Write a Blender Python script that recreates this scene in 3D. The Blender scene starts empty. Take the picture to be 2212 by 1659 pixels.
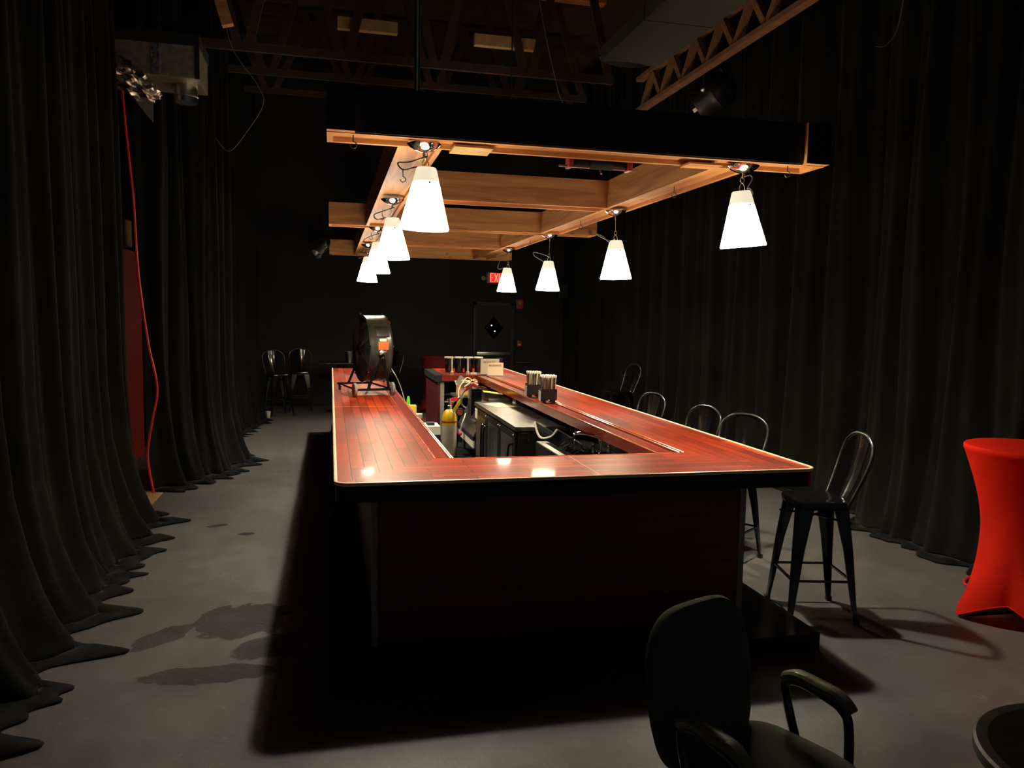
import bpy, bmesh, math, random
from mathutils import Vector, Matrix
random.seed(7)
PI = math.pi
S = bpy.context.scene
C = S.collection

# ------------------------------------------------------------------ camera, world, exposure
EYE = Vector((0.0, 0.0, 1.85))
YAW, PITCH, ROLL, FOCAL_PX = 0.2325, 0.0883, 0.0182, 1657.7
_f = Vector((math.sin(YAW) * math.cos(PITCH), math.cos(YAW) * math.cos(PITCH), -math.sin(PITCH)))
_r = Vector((math.cos(YAW), -math.sin(YAW), 0))
_u = _r.cross(_f)
_r2 = math.cos(ROLL) * _r + math.sin(ROLL) * _u
_u2 = -math.sin(ROLL) * _r + math.cos(ROLL) * _u
cam_d = bpy.data.cameras.new('camera')
cam = bpy.data.objects.new('camera', cam_d)
C.objects.link(cam)
M = Matrix((_r2, _u2, -_f)).transposed().to_4x4()
M.translation = EYE
cam.matrix_world = M
cam_d.sensor_fit = 'HORIZONTAL'
cam_d.sensor_width = 36.0
cam_d.lens = 36.0 * FOCAL_PX / 2212.0
cam_d.clip_end = 100
S.camera = cam

world = bpy.data.worlds.new('added_dim_fill')
S.world = world
world.use_nodes = True
world.node_tree.nodes['Background'].inputs[0].default_value = (0.75, 0.85, 1.0, 1)
world.node_tree.nodes['Background'].inputs[1].default_value = 0.016  # dim fill added for the bar front, entering where no front wall stands

S.view_settings.view_transform = 'Standard'
S.view_settings.look = 'None'
S.view_settings.gamma = 1.0
S.view_settings.exposure = 1.2
S.view_settings.use_curve_mapping = False
S.cycles.use_denoising = True
S.cycles.max_bounces = 7
S.cycles.diffuse_bounces = 3
S.cycles.glossy_bounces = 3
S.cycles.transmission_bounces = 4
S.cycles.sample_clamp_indirect = 8.0
S.cycles.caustics_reflective = False
S.cycles.caustics_refractive = False

BULB = 1250.0          # radiance of each lamp bulb
SHADE_GLOW = 12.0     # glow of the frosted glass round the bulb
NECK_GLOW = 0.36      # faint glow of the glass neck above the bulb
WARM = (1.0, 0.92, 0.79)

# ------------------------------------------------------------------ materials
def lin(r, g, b):
    def k(v):
        v /= 255.0
        return v / 12.92 if v <= 0.04045 else ((v + 0.055) / 1.055) ** 2.4
    return (k(r), k(g), k(b), 1.0)

MATS = {}
def mat(name, col, rough=0.5, metal=0.0, var=0.12, scale=18.0, bump=0.0, coat=0.0, spec=0.5, emit=None, estr=0.0, sheen=0.0, rvar=0.0):
    if name in MATS: return MATS[name]
    m = bpy.data.materials.new(name); m.use_nodes = True
    nt = m.node_tree; N = nt.nodes; L = nt.links
    b = N['Principled BSDF']
    tc = N.new('ShaderNodeTexCoord'); no = N.new('ShaderNodeTexNoise')
    no.inputs['Scale'].default_value = scale; no.inputs['Detail'].default_value = 4
    L.new(tc.outputs['Object'], no.inputs['Vector'])
    rp = N.new('ShaderNodeValToRGB')
    rp.color_ramp.elements[0].position = 0.3; rp.color_ramp.elements[1].position = 0.72
    rp.color_ramp.elements[0].color = tuple(c * (1 - var) for c in col[:3]) + (1,)
    rp.color_ramp.elements[1].color = tuple(min(1, c * (1 + var)) for c in col[:3]) + (1,)
    L.new(no.outputs['Fac'], rp.inputs['Fac']); L.new(rp.outputs['Color'], b.inputs['Base Color'])
    b.inputs['Roughness'].default_value = rough; b.inputs['Metallic'].default_value = metal
    b.inputs['Coat Weight'].default_value = coat; b.inputs['Coat Roughness'].default_value = 0.08
    b.inputs['Specular IOR Level'].default_value = spec
    if sheen:
        b.inputs['Sheen Weight'].default_value = sheen; b.inputs['Sheen Roughness'].default_value = 0.4
    if rvar:
        mr = N.new('ShaderNodeMapRange'); L.new(no.outputs['Fac'], mr.inputs['Value'])
        mr.inputs['To Min'].default_value = max(0.02, rough - rvar); mr.inputs['To Max'].default_value = rough + rvar
        L.new(mr.outputs['Result'], b.inputs['Roughness'])
    if emit:
        b.inputs['Emission Color'].default_value = emit; b.inputs['Emission Strength'].default_value = estr
    if bump:
        bp = N.new('ShaderNodeBump'); bp.inputs['Strength'].default_value = bump; bp.inputs['Distance'].default_value = min(0.01, 0.12 / scale)
        L.new(no.outputs['Fac'], bp.inputs['Height']); L.new(bp.outputs['Normal'], b.inputs['Normal'])
    MATS[name] = m
    return m

def plank_mat(name, c1, c2, cm, rot, w=0.62, h=0.074, mortar=0.0036, rough=0.36, coat=0.20, off=0.37, plane='xy', bump=0.12, streak=1.0, hazy=0.0):
    m = bpy.data.materials.new(name); m.use_nodes = True
    nt = m.node_tree; N = nt.nodes; L = nt.links; b = N['Principled BSDF']
    tc = N.new('ShaderNodeTexCoord'); mp = N.new('ShaderNodeMapping')
    if plane == 'xz': mp.inputs['Rotation'].default_value = (-PI / 2, 0, 0)
    elif plane == 'yz': mp.inputs['Rotation'].default_value = (0, PI / 2, PI / 2)
    else: mp.inputs['Rotation'].default_value = (0, 0, rot)
    L.new(tc.outputs['Object'], mp.inputs['Vector'])
    br = N.new('ShaderNodeTexBrick'); br.offset = off; br.squash = 1.0
    br.inputs['Scale'].default_value = 1.0; br.inputs['Brick Width'].default_value = w
    br.inputs['Row Height'].default_value = h; br.inputs['Mortar Size'].default_value = mortar
    br.inputs['Mortar Smooth'].default_value = 0.3; br.inputs['Bias'].default_value = 0.0
    br.inputs['Color1'].default_value = c1; br.inputs['Color2'].default_value = c2; br.inputs['Mortar'].default_value = cm
    L.new(mp.outputs['Vector'], br.inputs['Vector'])
    st = N.new('ShaderNodeMapping'); st.inputs['Scale'].default_value = (1.3, 50.0, 50.0)
    L.new(mp.outputs['Vector'], st.inputs['Vector'])
    no = N.new('ShaderNodeTexNoise'); no.inputs['Scale'].default_value = 1.0; no.inputs['Detail'].default_value = 5
    L.new(st.outputs['Vector'], no.inputs['Vector'])
    mx = N.new('ShaderNodeMix'); mx.data_type = 'RGBA'; mx.blend_type = 'MULTIPLY'
    mx.inputs['Factor'].default_value = 0.6 * streak
    rp = N.new('ShaderNodeValToRGB'); rp.color_ramp.elements[0].position = 0.25; rp.color_ramp.elements[1].position = 0.7
    rp.color_ramp.elements[0].color = (0.6, 0.56, 0.54, 1); rp.color_ramp.elements[1].color = (1.12, 1.12, 1.12, 1)
    L.new(no.outputs['Fac'], rp.inputs['Fac'])
    L.new(br.outputs['Color'], mx.inputs['A']); L.new(rp.outputs['Color'], mx.inputs['B'])
    L.new(mx.outputs['Result'], b.inputs['Base Color'])
    sc = N.new('ShaderNodeTexNoise'); sc.inputs['Scale'].default_value = 9; sc.inputs['Detail'].default_value = 2; sc.inputs['Distortion'].default_value = 0.2
    L.new(tc.outputs['Object'], sc.inputs['Vector'])
    mr = N.new('ShaderNodeMapRange'); L.new(sc.outputs['Fac'], mr.inputs['Value'])
    mr.inputs['To Min'].default_value = max(0.03, rough - 0.03); mr.inputs['To Max'].default_value = rough + 0.05
    L.new(mr.outputs['Result'], b.inputs['Roughness'])
    b.inputs['Coat Weight'].default_value = coat; b.inputs['Coat Roughness'].default_value = 0.06
    b.inputs['Specular IOR Level'].default_value = 0.5
    ad = N.new('ShaderNodeMath'); ad.operation = 'MULTIPLY_ADD'
    L.new(sc.outputs['Fac'], ad.inputs[0]); ad.inputs[1].default_value = 0.12
    iv = N.new('ShaderNodeMath'); iv.operation = 'MULTIPLY'; iv.inputs[1].default_value = -1.0
    L.new(br.outputs['Fac'], iv.inputs[0]); L.new(iv.outputs[0], ad.inputs[2])
    bp = N.new('ShaderNodeBump'); bp.inputs['Strength'].default_value = bump; bp.inputs['Distance'].default_value = 0.003
    L.new(ad.outputs[0], bp.inputs['Height']); L.new(bp.outputs['Normal'], b.inputs['Normal'])
    MATS[name] = m
    return m

def timber_mat(name, axis, base, dark):
    m = bpy.data.materials.new(name); m.use_nodes = True
    nt = m.node_tree; N = nt.nodes; L = nt.links; b = N['Principled BSDF']
    tc = N.new('ShaderNodeTexCoord'); mp = N.new('ShaderNodeMapping')
    mp.inputs['Scale'].default_value = (1.2, 14, 14) if axis == 'x' else (14, 1.2, 14)
    L.new(tc.outputs['Object'], mp.inputs['Vector'])
    no = N.new('ShaderNodeTexNoise'); no.inputs['Scale'].default_value = 1.0; no.inputs['Detail'].default_value = 6; no.inputs['Distortion'].default_value = 0.8
    L.new(mp.outputs['Vector'], no.inputs['Vector'])
    rp = N.new('ShaderNodeValToRGB'); e = rp.color_ramp.elements
    e[0].position = 0.28; e[0].color = dark; e[1].position = 0.62; e[1].color = base
    L.new(no.outputs['Fac'], rp.inputs['Fac'])
    kn = N.new('ShaderNodeTexVoronoi'); kn.inputs['Scale'].default_value = 2.2
    L.new(tc.outputs['Object'], kn.inputs['Vector'])
    kr = N.new('ShaderNodeValToRGB'); kr.color_ramp.elements[0].position = 0.02; kr.color_ramp.elements[0].color = (0.25, 0.18, 0.12, 1)
    kr.color_ramp.elements[1].position = 0.10; kr.color_ramp.elements[1].color = (1, 1, 1, 1)
    L.new(kn.outputs['Distance'], kr.inputs['Fac'])
    mx = N.new('ShaderNodeMix'); mx.data_type = 'RGBA'; mx.blend_type = 'MULTIPLY'; mx.inputs['Factor'].default_value = 0.8
    L.new(rp.outputs['Color'], mx.inputs['A']); L.new(kr.outputs['Color'], mx.inputs['B'])
    L.new(mx.outputs['Result'], b.inputs['Base Color'])
    b.inputs['Roughness'].default_value = 0.62
    bp = N.new('ShaderNodeBump'); bp.inputs['Strength'].default_value = 0.3; bp.inputs['Distance'].default_value = 0.004
    L.new(no.outputs['Fac'], bp.inputs['Height']); L.new(bp.outputs['Normal'], b.inputs['Normal'])
    MATS[name] = m
    return m

def floor_mat():
    m = bpy.data.materials.new('painted_concrete'); m.use_nodes = True
    nt = m.node_tree; N = nt.nodes; L = nt.links; b = N['Principled BSDF']
    tc = N.new('ShaderNodeTexCoord'); O = tc.outputs['Object']
    def noise(scale, detail=5, dist=0.0, stretch=None):
        n = N.new('ShaderNodeTexNoise'); n.inputs['Scale'].default_value = scale; n.inputs['Detail'].default_value = detail; n.inputs['Distortion'].default_value = dist
        if stretch:
            mp = N.new('ShaderNodeMapping'); mp.inputs['Scale'].default_value = stretch; L.new(O, mp.inputs['Vector']); L.new(mp.outputs[0], n.inputs['Vector'])
        else: L.new(O, n.inputs['Vector'])
        return n.outputs['Fac']
    def ramp(src, p0, c0, p1, c1):
        r = N.new('ShaderNodeValToRGB'); e = r.color_ramp.elements
        e[0].position = p0; e[0].color = c0; e[1].position = p1; e[1].color = c1
        L.new(src, r.inputs['Fac']); return r.outputs['Color']
    def math1(op, a, bb=None):
        n = N.new('ShaderNodeMath'); n.operation = op
        for i, v in enumerate((a, bb)):
            if v is None: continue
            if isinstance(v, (int, float)): n.inputs[i].default_value = v
            else: L.new(v, n.inputs[i])
        return n.outputs[0]
    big = noise(0.9, 4, 0.6); mid = noise(5.5, 6, 0.4); fine = noise(55, 4)
    base = ramp(big, 0.3, (0.096, 0.088, 0.081, 1), 0.72, (0.143, 0.132, 0.121, 1))
    mx = N.new('ShaderNodeMix'); mx.data_type = 'RGBA'; mx.blend_type = 'MULTIPLY'; mx.inputs['Factor'].default_value = 0.7
    L.new(base, mx.inputs['A']); L.new(ramp(mid, 0.3, (0.78, 0.78, 0.78, 1), 0.7, (1.12, 1.12, 1.12, 1)), mx.inputs['B'])
    # pale chips and scratches
    ch = ramp(noise(16, 6, 1.2, (1.0, 0.55, 1.0)), 0.655, (0, 0, 0, 1), 0.72, (1, 1, 1, 1))
    mx2 = N.new('ShaderNodeMix'); mx2.data_type = 'RGBA'; L.new(math1('MULTIPLY', ch, 0.6), mx2.inputs['Factor'])
    L.new(mx.outputs['Result'], mx2.inputs['A']); mx2.inputs['B'].default_value = (0.20, 0.18, 0.155, 1)
    # wet patches and damp footprints, each an ellipse with a wobbling rim
    sep = N.new('ShaderNodeSeparateXYZ'); L.new(O, sep.inputs[0])
    wob = noise(7, 4, 0.5)
    wet = None
    for cx, cy, rx, ry, rot in [(-0.62, 4.02, 0.36, 0.11, -0.05), (-0.52, 4.72, 0.30, 0.28, 0.5), (-0.93, 4.55, 0.22, 0.10, 0.9), (-0.30, 4.30, 0.25, 0.16, 0.2),
                                (0.91, 1.93, 0.06, 0.025, 0.1), (1.0, 1.99, 0.045, 0.022, -0.5), (-0.95, 6.9, 0.10, 0.05, 0.3), (-0.7, 6.6, 0.08, 0.05, 0.1)]:
        dx = math1('SUBTRACT', sep.outputs[0], cx); dy = math1('SUBTRACT', sep.outputs[1], cy)
        cr, sr = math.cos(rot), math.sin(rot)
        u = math1('DIVIDE', math1('ADD', math1('MULTIPLY', dx, cr), math1('MULTIPLY', dy, sr)), rx)
        v = math1('DIVIDE', math1('SUBTRACT', math1('MULTIPLY', dy, cr), math1('MULTIPLY', dx, sr)), ry)
        d = math1('SQRT', math1('ADD', math1('MULTIPLY', u, u), math1('MULTIPLY', v, v)))
        d = math1('ADD', d, math1('MULTIPLY', math1('SUBTRACT', wob, 0.5), 0.9))
        k = math1('SUBTRACT', 1.0, d); k = math1('MULTIPLY', k, 9.0)
        n = N.new('ShaderNodeClamp'); L.new(k, n.inputs['Value']); k = n.outputs[0]
        wet = k if wet is None else math1('MAXIMUM', wet, k)
    mx3 = N.new('ShaderNodeMix'); mx3.data_type = 'RGBA'; mx3.blend_type = 'MULTIPLY'
    L.new(wet, mx3.inputs['Factor']); L.new(mx2.outputs['Result'], mx3.inputs['A']); mx3.inputs['B'].default_value = (0.66, 0.66, 0.68, 1)
    L.new(mx3.outputs['Result'], b.inputs['Base Color'])
    r0 = N.new('ShaderNodeMapRange'); L.new(mid, r0.inputs['Value']); r0.inputs['To Min'].default_value = 0.34; r0.inputs['To Max'].default_value = 0.62
    rw = N.new('ShaderNodeMix'); rw.data_type = 'FLOAT'; L.new(wet, rw.inputs['Factor']); L.new(r0.outputs['Result'], rw.inputs['A']); rw.inputs['B'].default_value = 0.12
    L.new(rw.outputs['Result'], b.inputs['Roughness'])
    h = math1('ADD', math1('MULTIPLY', mid, 0.6), math1('MULTIPLY', fine, 0.25)); h = math1('ADD', h, math1('MULTIPLY', big, 0.6)); h = math1('ADD', h, math1('MULTIPLY', wet, math1('MULTIPLY', noise(34, 3, 0.6), 0.9)))
    bp = N.new('ShaderNodeBump'); bp.inputs['Strength'].default_value = 0.35; bp.inputs['Distance'].default_value = 0.012
    L.new(h, bp.inputs['Height']); L.new(bp.outputs['Normal'], b.inputs['Normal'])
    MATS['floor'] = m
    return m

def shade_mat():
    # frosted glass lit from inside: the part round the bulb glows hard, the neck above the bulb plate only faintly
    m = bpy.data.materials.new('frosted_lamp_glass'); m.use_nodes = True
    nt = m.node_tree; N = nt.nodes; L = nt.links; b = N['Principled BSDF']
    b.inputs['Base Color'].default_value = lin(226, 214, 180); b.inputs['Roughness'].default_value = 0.35
    tc = N.new('ShaderNodeTexCoord'); sp = N.new('ShaderNodeSeparateXYZ'); L.new(tc.outputs['Generated'], sp.inputs[0])
    mr = N.new('ShaderNodeMapRange'); mr.interpolation_type = 'SMOOTHSTEP'
    mr.inputs['From Min'].default_value = 0.56; mr.inputs['From Max'].default_value = 0.78
    mr.inputs['To Min'].default_value = SHADE_GLOW; mr.inputs['To Max'].default_value = NECK_GLOW
    L.new(sp.outputs[2], mr.inputs['Value']); L.new(mr.outputs['Result'], b.inputs['Emission Strength'])
    b.inputs['Emission Color'].default_value = (1.0, 0.90, 0.68, 1)
    MATS['shade'] = m
    return m

R1, R2, RM = lin(184, 60, 17), lin(124, 33, 11), lin(36, 9, 5)
M_top_long = plank_mat('red_plank_lengthwise', R1, R2, RM, PI / 2)
M_top_cross = plank_mat('red_plank_crosswise', R1, R2, RM, 0.0)
M_rail = mat('red_stained_rail', lin(134, 42, 28), 0.28, var=0.18, scale=30, coat=0.3)
M_mould = mat('pale_moulding', lin(196, 104, 66), 0.22, var=0.2, scale=30, coat=0.4)  # paler and glossier than the rail
M_burg = plank_mat('burgundy_board', lin(118, 20, 26), lin(104, 16, 22), lin(56, 7, 11), 0, w=1.2, h=0.09, plane='xz', rough=0.5, coat=0.0, streak=0.5)
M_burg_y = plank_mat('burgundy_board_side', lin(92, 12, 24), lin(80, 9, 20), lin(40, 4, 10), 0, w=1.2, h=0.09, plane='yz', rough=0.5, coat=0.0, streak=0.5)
M_lip = mat('black_bar_lip', lin(20, 18, 18), 0.42, var=0.2)
M_lip_red = mat('dark_red_lip', lin(70, 14, 16), 0.4, var=0.2)
M_trim = mat('worn_lit_edge', lin(246, 206, 166), 0.4, var=0.15, scale=40)
M_grey_board = mat('grey_raw_board', lin(150, 144, 132), 0.7, var=0.12, scale=25)
M_black = mat('black_matte', lin(14, 14, 14), 0.6, var=0.25)
M_blackwood = mat('black_painted_wood', lin(19, 19, 20), 0.55, var=0.35, scale=8, bump=0.3)
M_blackgloss = mat('black_gloss_metal', lin(15, 15, 15), 0.16, var=0.15, coat=0.4)
M_blackplastic = mat('black_plastic', lin(22, 21, 20), 0.38, var=0.2)
M_rubber = mat('grey_rubber', lin(120, 116, 108), 0.8)
M_chrome = mat('chrome', (0.86, 0.86, 0.85, 1), 0.07, 1.0, var=0.04)
M_steel = mat('brushed_steel', (0.55, 0.54, 0.51, 1), 0.30, 1.0, var=0.10, scale=7, rvar=0.05)
M_steelworn = mat('scratched_steel', (0.40, 0.39, 0.37, 1), 0.33, 1.0, var=0.35, scale=14, bump=0.12, rvar=0.12)
M_darksteel = mat('dark_drum_steel', lin(62, 61, 57), 0.36, 0.55, var=0.2, rvar=0.08)
M_white = mat('white_paper', lin(238, 232, 214), 0.7, var=0.03)
M_cream = mat('cream_paper', lin(236, 222, 186), 0.7, var=0.04)
M_ink = mat('dark_ink', lin(60, 56, 50), 0.7)
M_orange = mat('orange_sticker', lin(232, 104, 36), 0.5, var=0.06)
M_green = mat('green_plastic', lin(120, 240, 60), 0.4)
M_yellow = mat('yellow_plastic', lin(236, 204, 50), 0.4, var=0.1)
M_redplastic = mat('red_plastic', lin(206, 44, 50), 0.4)
M_pink = mat('salmon_rubber', lin(226, 92, 84), 0.5)
M_card = mat('cardboard', lin(206, 158, 98), 0.75, var=0.1)
M_darkcard = mat('brown_cardboard', lin(140, 98, 58), 0.8, var=0.12)
M_teal = mat('teal_wrap', lin(112, 170, 168), 0.3)
M_grey = mat('grey_plastic', lin(128, 126, 120), 0.5)
M_cord_o = mat('red_orange_cord', lin(226, 52, 44), 0.45, var=0.1)
M_curtain = mat('black_velour', lin(10, 10, 9), 0.9, var=0.15, scale=3, sheen=0.03, spec=0.18)
M_redcloth = mat('red_stretch_cloth', lin(250, 44, 20), 0.8, var=0.05, scale=8, spec=0.15)
def let_light_through(m, k):          # thin stretched cloth passes part of the light that falls on its far side
    nt = m.node_tree; b = nt.nodes['Principled BSDF']; out = nt.nodes['Material Output']
    t = nt.nodes.new('ShaderNodeBsdfTranslucent'); x = nt.nodes.new('ShaderNodeMixShader'); x.inputs[0].default_value = k
    src = b.inputs['Base Color'].links[0].from_socket
    nt.links.new(src, t.inputs['Color']); nt.links.new(b.outputs[0], x.inputs[1]); nt.links.new(t.outputs[0], x.inputs[2]); nt.links.new(x.outputs[0], out.inputs[0])
let_light_through(M_redcloth, 0.38)
M_darkredcloth = mat('dark_red_stretch_cloth', lin(104, 14, 24), 0.8, var=0.08, spec=0.3)
M_redwall = mat('red_painted_wall', lin(150, 18, 22), 0.6, var=0.15)
M_fabric = mat('dark_chair_fabric', lin(82, 83, 72), 0.95, var=0.35, scale=220, bump=0.5, sheen=0.3, spec=0.2)
M_armpad = mat('sheened_arm_pad', lin(140, 134, 112), 0.42, var=0.12, coat=0.25)  # base colour lightened to stand for lamp sheen on black pads
M_ceil = mat('dark_ceiling_deck', lin(64, 50, 40), 0.9, var=0.35, scale=4)
M_wall = mat('black_wall_paint', lin(20, 20, 21), 0.8, var=0.2, scale=3)
M_oak = timber_mat('timber_along_x', 'x', lin(216, 154, 92), lin(170, 108, 58))
M_oak_y = timber_mat('timber_along_y', 'y', lin(220, 158, 94), lin(176, 112, 60))
M_pale = mat('pale_pine', lin(196, 160, 104), 0.65, var=0.15, scale=12)
M_truss = mat('brown_truss_timber', lin(66, 45, 33), 0.85, var=0.3, scale=7)
M_foil = mat('crumpled_foil', (0.80, 0.74, 0.62, 1), 0.34, 1.0, var=0.3, scale=16, bump=1.0)
M_ductboard = mat('foil_duct_board', (0.46, 0.40, 0.28, 1), 0.38, 0.7, var=0.25, scale=20, bump=0.35)
M_tar = mat('black_mastic', lin(16, 14, 12), 0.7)
M_duct = mat('grey_duct_sheet', lin(64, 66, 59), 0.7, var=0.1, scale=2)
M_exit = mat('exit_red', lin(255, 40, 24), 0.4, emit=(1.0, 0.03, 0.015, 1), estr=0.45)
M_exit_letter = mat('exit_letter', lin(255, 210, 190), 0.4, emit=(1.0, 0.22, 0.16, 1), estr=0.75)
M_alarm = mat('fire_red', lin(150, 40, 36), 0.5)
M_doorbrown = mat('dark_brown_door', lin(18, 13, 10), 0.7, var=0.3, scale=6)
M_glassdark = mat('black_glass', lin(6, 6, 6), 0.03, var=0.1)
M_pump = mat('cylinder_grey', lin(176, 168, 150), 0.5, var=0.2, scale=9, bump=0.1)
M_gold = mat('cylinder_yellow', lin(206, 168, 30), 0.35, var=0.15)
M_osb = mat('straw_board', lin(168, 138, 88), 0.8, var=0.45, scale=45)
M_bulb = mat('lit_bulb', (1, 1, 1, 1), 0.5, emit=WARM + (1,), estr=BULB)
M_spot = mat('glowing_white_dot', (1, 1, 1, 1), 0.5, emit=(1, 1, 1, 1), estr=2.0)
M_joist = mat('dull_joist_timber', lin(122, 84, 52), 0.8, var=0.25, scale=9)
M_gunmetal = mat('highlit_black_metal', lin(92, 92, 88), 0.24, 0.85, var=0.1)  # black hoop metal lightened to carry the lamp highlights
M_shade = shade_mat()
M_floor = floor_mat()
M_straw = mat('dark_straw', lin(104, 88, 78), 0.5)

# ------------------------------------------------------------------ mesh helpers
def BM(): return bmesh.new()

def quad_box(bm, x0, x1, y0, y1, z0, z1, mtx=None):
    vs = [bm.verts.new(Vector(p) if mtx is None else mtx @ Vector(p)) for p in
          [(x0, y0, z0), (x1, y0, z0), (x1, y1, z0), (x0, y1, z0), (x0, y0, z1), (x1, y0, z1), (x1, y1, z1), (x0, y1, z1)]]
    for f in [(0, 3, 2, 1), (4, 5, 6, 7), (0, 1, 5, 4), (1, 2, 6, 5), (2, 3, 7, 6), (3, 0, 4, 7)]:
        bm.faces.new([vs[i] for i in f])
    return bm

def box(x0, x1, y0, y1, z0, z1, bev=0.0, mtx=None, bm=None):
    own = bm is None
    b2 = BM(); quad_box(b2, min(x0, x1), max(x0, x1), min(y0, y1), max(y0, y1), min(z0, z1), max(z0, z1))
    if bev:
        bmesh.ops.bevel(b2, geom=b2.edges[:], offset=bev, segments=2, profile=0.6, affect='EDGES')
    if mtx is not None: b2.transform(mtx)
    if own: return b2
    return merge(bm, b2)

def merge(dst, src):
    me = bpy.data.meshes.new('tmp'); src.to_mesh(me); src.free(); dst.from_mesh(me); bpy.data.meshes.remove(me)
    return dst

def tube(pts, r, n=8, bm=None, cap=True, closed=False):
    bm = bm or BM(); pts = [Vector(p) for p in pts]; m = len(pts)
    rs = r if isinstance(r, (list, tuple)) else [r] * m
    rings = []; ref = None
    for i, p in enumerate(pts):
        if closed: t = pts[(i + 1) % m] - pts[i - 1]
        elif i == 0: t = pts[1] - p
        elif i == m - 1: t = p - pts[i - 1]
        else: t = (pts[i + 1] - p).normalized() + (p - pts[i - 1]).normalized()
        t.normalize()
        if ref is None:
            ref = Vector((0, 0, 1)) if abs(t.z) < 0.9 else Vector((1, 0, 0))
        a = (ref - t * ref.dot(t))
        if a.length < 1e-5: a = Vector((1, 0, 0)) if abs(t.x) < .9 else Vector((0, 1, 0)); a = a - t * a.dot(t)
        a.normalize(); b = t.cross(a); ref = a
        rings.append([bm.verts.new(p + (a * math.cos(2 * PI * k / n) + b * math.sin(2 * PI * k / n)) * rs[i]) for k in range(n)])
    for i in range(m if closed else m - 1):
        A, B = rings[i], rings[(i + 1) % m]
        for k in range(n):
            bm.faces.new([A[k], A[(k + 1) % n], B[(k + 1) % n], B[k]])
    if cap and not closed:
        bm.faces.new(rings[0][::-1]); bm.faces.new(rings[-1])
    return bm

def smooth_path(pts, n=6, closed=False):
    P = [Vector(p) for p in pts]; out = []; m = len(P)
    for i in range(m if closed else m - 1):
        g = lambda k: P[k % m] if closed else P[max(0, min(m - 1, k))]
        p0, p1, p2, p3 = g(i - 1), g(i), g(i + 1), g(i + 2)
        for j in range(n):
            t = j / n
            out.append(0.5 * ((2 * p1) + (p2 - p0) * t + (2 * p0 - 5 * p1 + 4 * p2 - p3) * t * t + (3 * p1 - p0 - 3 * p2 + p3) * t ** 3))
    if not closed: out.append(P[-1])
    return out

def lathe(prof, n=24, mtx=None, bm=None):
    bm = bm or BM(); rings = []
    tr = (lambda v: v) if mtx is None else (lambda v: mtx @ v)
    for r, z in prof:
        if r < 1e-5: rings.append([bm.verts.new(tr(Vector((0, 0, z))))])
        else: rings.append([bm.verts.new(tr(Vector((r * math.cos(2 * PI * k / n), r * math.sin(2 * PI * k / n), z)))) for k in range(n)])
    for A, B in zip(rings, rings[1:]):
        for k in range(n):
            k2 = (k + 1) % n
            if len(A) == 1 and len(B) == 1: continue
            if len(A) == 1: bm.faces.new([A[0], B[k2], B[k]])
            elif len(B) == 1: bm.faces.new([A[k], A[k2], B[0]])
            else: bm.faces.new([A[k], A[k2], B[k2], B[k]])
    return bm

def prism(poly, z0, z1, bm=None, mtx=None):
    bm = bm or BM()
    f = (lambda v: v) if mtx is None else (lambda v: mtx @ v)
    lo = [bm.verts.new(f(Vector((x, y, z0)))) for x, y in poly]; hi = [bm.verts.new(f(Vector((x, y, z1)))) for x, y in poly]
    n = len(poly)
    bm.faces.new(lo[::-1]); bm.faces.new(hi)
    for i in range(n): bm.faces.new([lo[i], lo[(i + 1) % n], hi[(i + 1) % n], hi[i]])
    return bm

def ball(c, r, bm=None, sx=1, sy=1, sz=1, n=12):
    prof = [(max(0.0, r * math.sin(PI * i / 8)), -r * math.cos(PI * i / 8)) for i in range(9)]
    return lathe(prof, n, Matrix.Translation(Vector(c)) @ Matrix.Diagonal((sx, sy, sz, 1)), bm)

def rod(a, b, r, n=8, bm=None): return tube([a, b], r, n, bm)

def axis_m(origin, direction):
    z = Vector(direction).normalized(); x = Vector((0, 0, 1)).cross(z)
    if x.length < 1e-4: x = Vector((1, 0, 0))
    x.normalize(); y = z.cross(x)
    m = Matrix((x, y, z)).transposed().to_4x4(); m.translation = Vector(origin)
    return m

def obj(name, bm, m, parent=None, loc=None, smooth=True, label=None, off=None):
    if off is not None: bm.transform(Matrix.Translation(-Vector(off)))
    bmesh.ops.recalc_face_normals(bm, faces=bm.faces[:])
    me = bpy.data.meshes.new(name); bm.to_mesh(me); bm.free()
    if smooth:
        me.polygons.foreach_set('use_smooth', [True] * len(me.polygons))
        try: me.set_sharp_from_angle(angle=math.radians(38))
        except Exception: pass
    o = bpy.data.objects.new(name, me); C.objects.link(o)
    o.data.materials.append(m)
    if parent is not None: o.parent = parent
    if loc is not None: o.location = loc
    if label: o['label'] = label
    return o

def thing(name, label, cat, loc=(0, 0, 0), rz=0.0, group=None):
    o = bpy.data.objects.new(name, None); C.objects.link(o)
    o.empty_display_size = 0.1
    o.location = loc; o.rotation_euler = (0, 0, rz); o['label'] = label; o['category'] = cat
    if group: o['group'] = group
    return o

def tag(o, label, cat, group=None, kind=None):
    o['label'] = label; o['category'] = cat
    if group: o['group'] = group
    if kind: o['kind'] = kind
    return o

def struct(name, bm, m, label=None, smooth=False):
    o = obj(name, bm, m, smooth=smooth); o['kind'] = 'structure'
    if label: o['label'] = label
    return o

def dup(root, loc, rz, label=None, group=None):
    r = root.copy(); C.objects.link(r); r.location = loc; r.rotation_euler = (0, 0, rz)
    if label: r['label'] = label
    if group: r['group'] = group
    for ch in list(root.children):
        c = ch.copy(); C.objects.link(c); c.parent = r
        for g in list(ch.children):
            d = g.copy(); C.objects.link(d); d.parent = c
    return r

def dup_one(o, loc, rot=None, label=None):
    c = o.copy(); C.objects.link(c); c.location = loc
    if rot is not None: c.rotation_euler = rot
    if label: c['label'] = label
    return c

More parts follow.
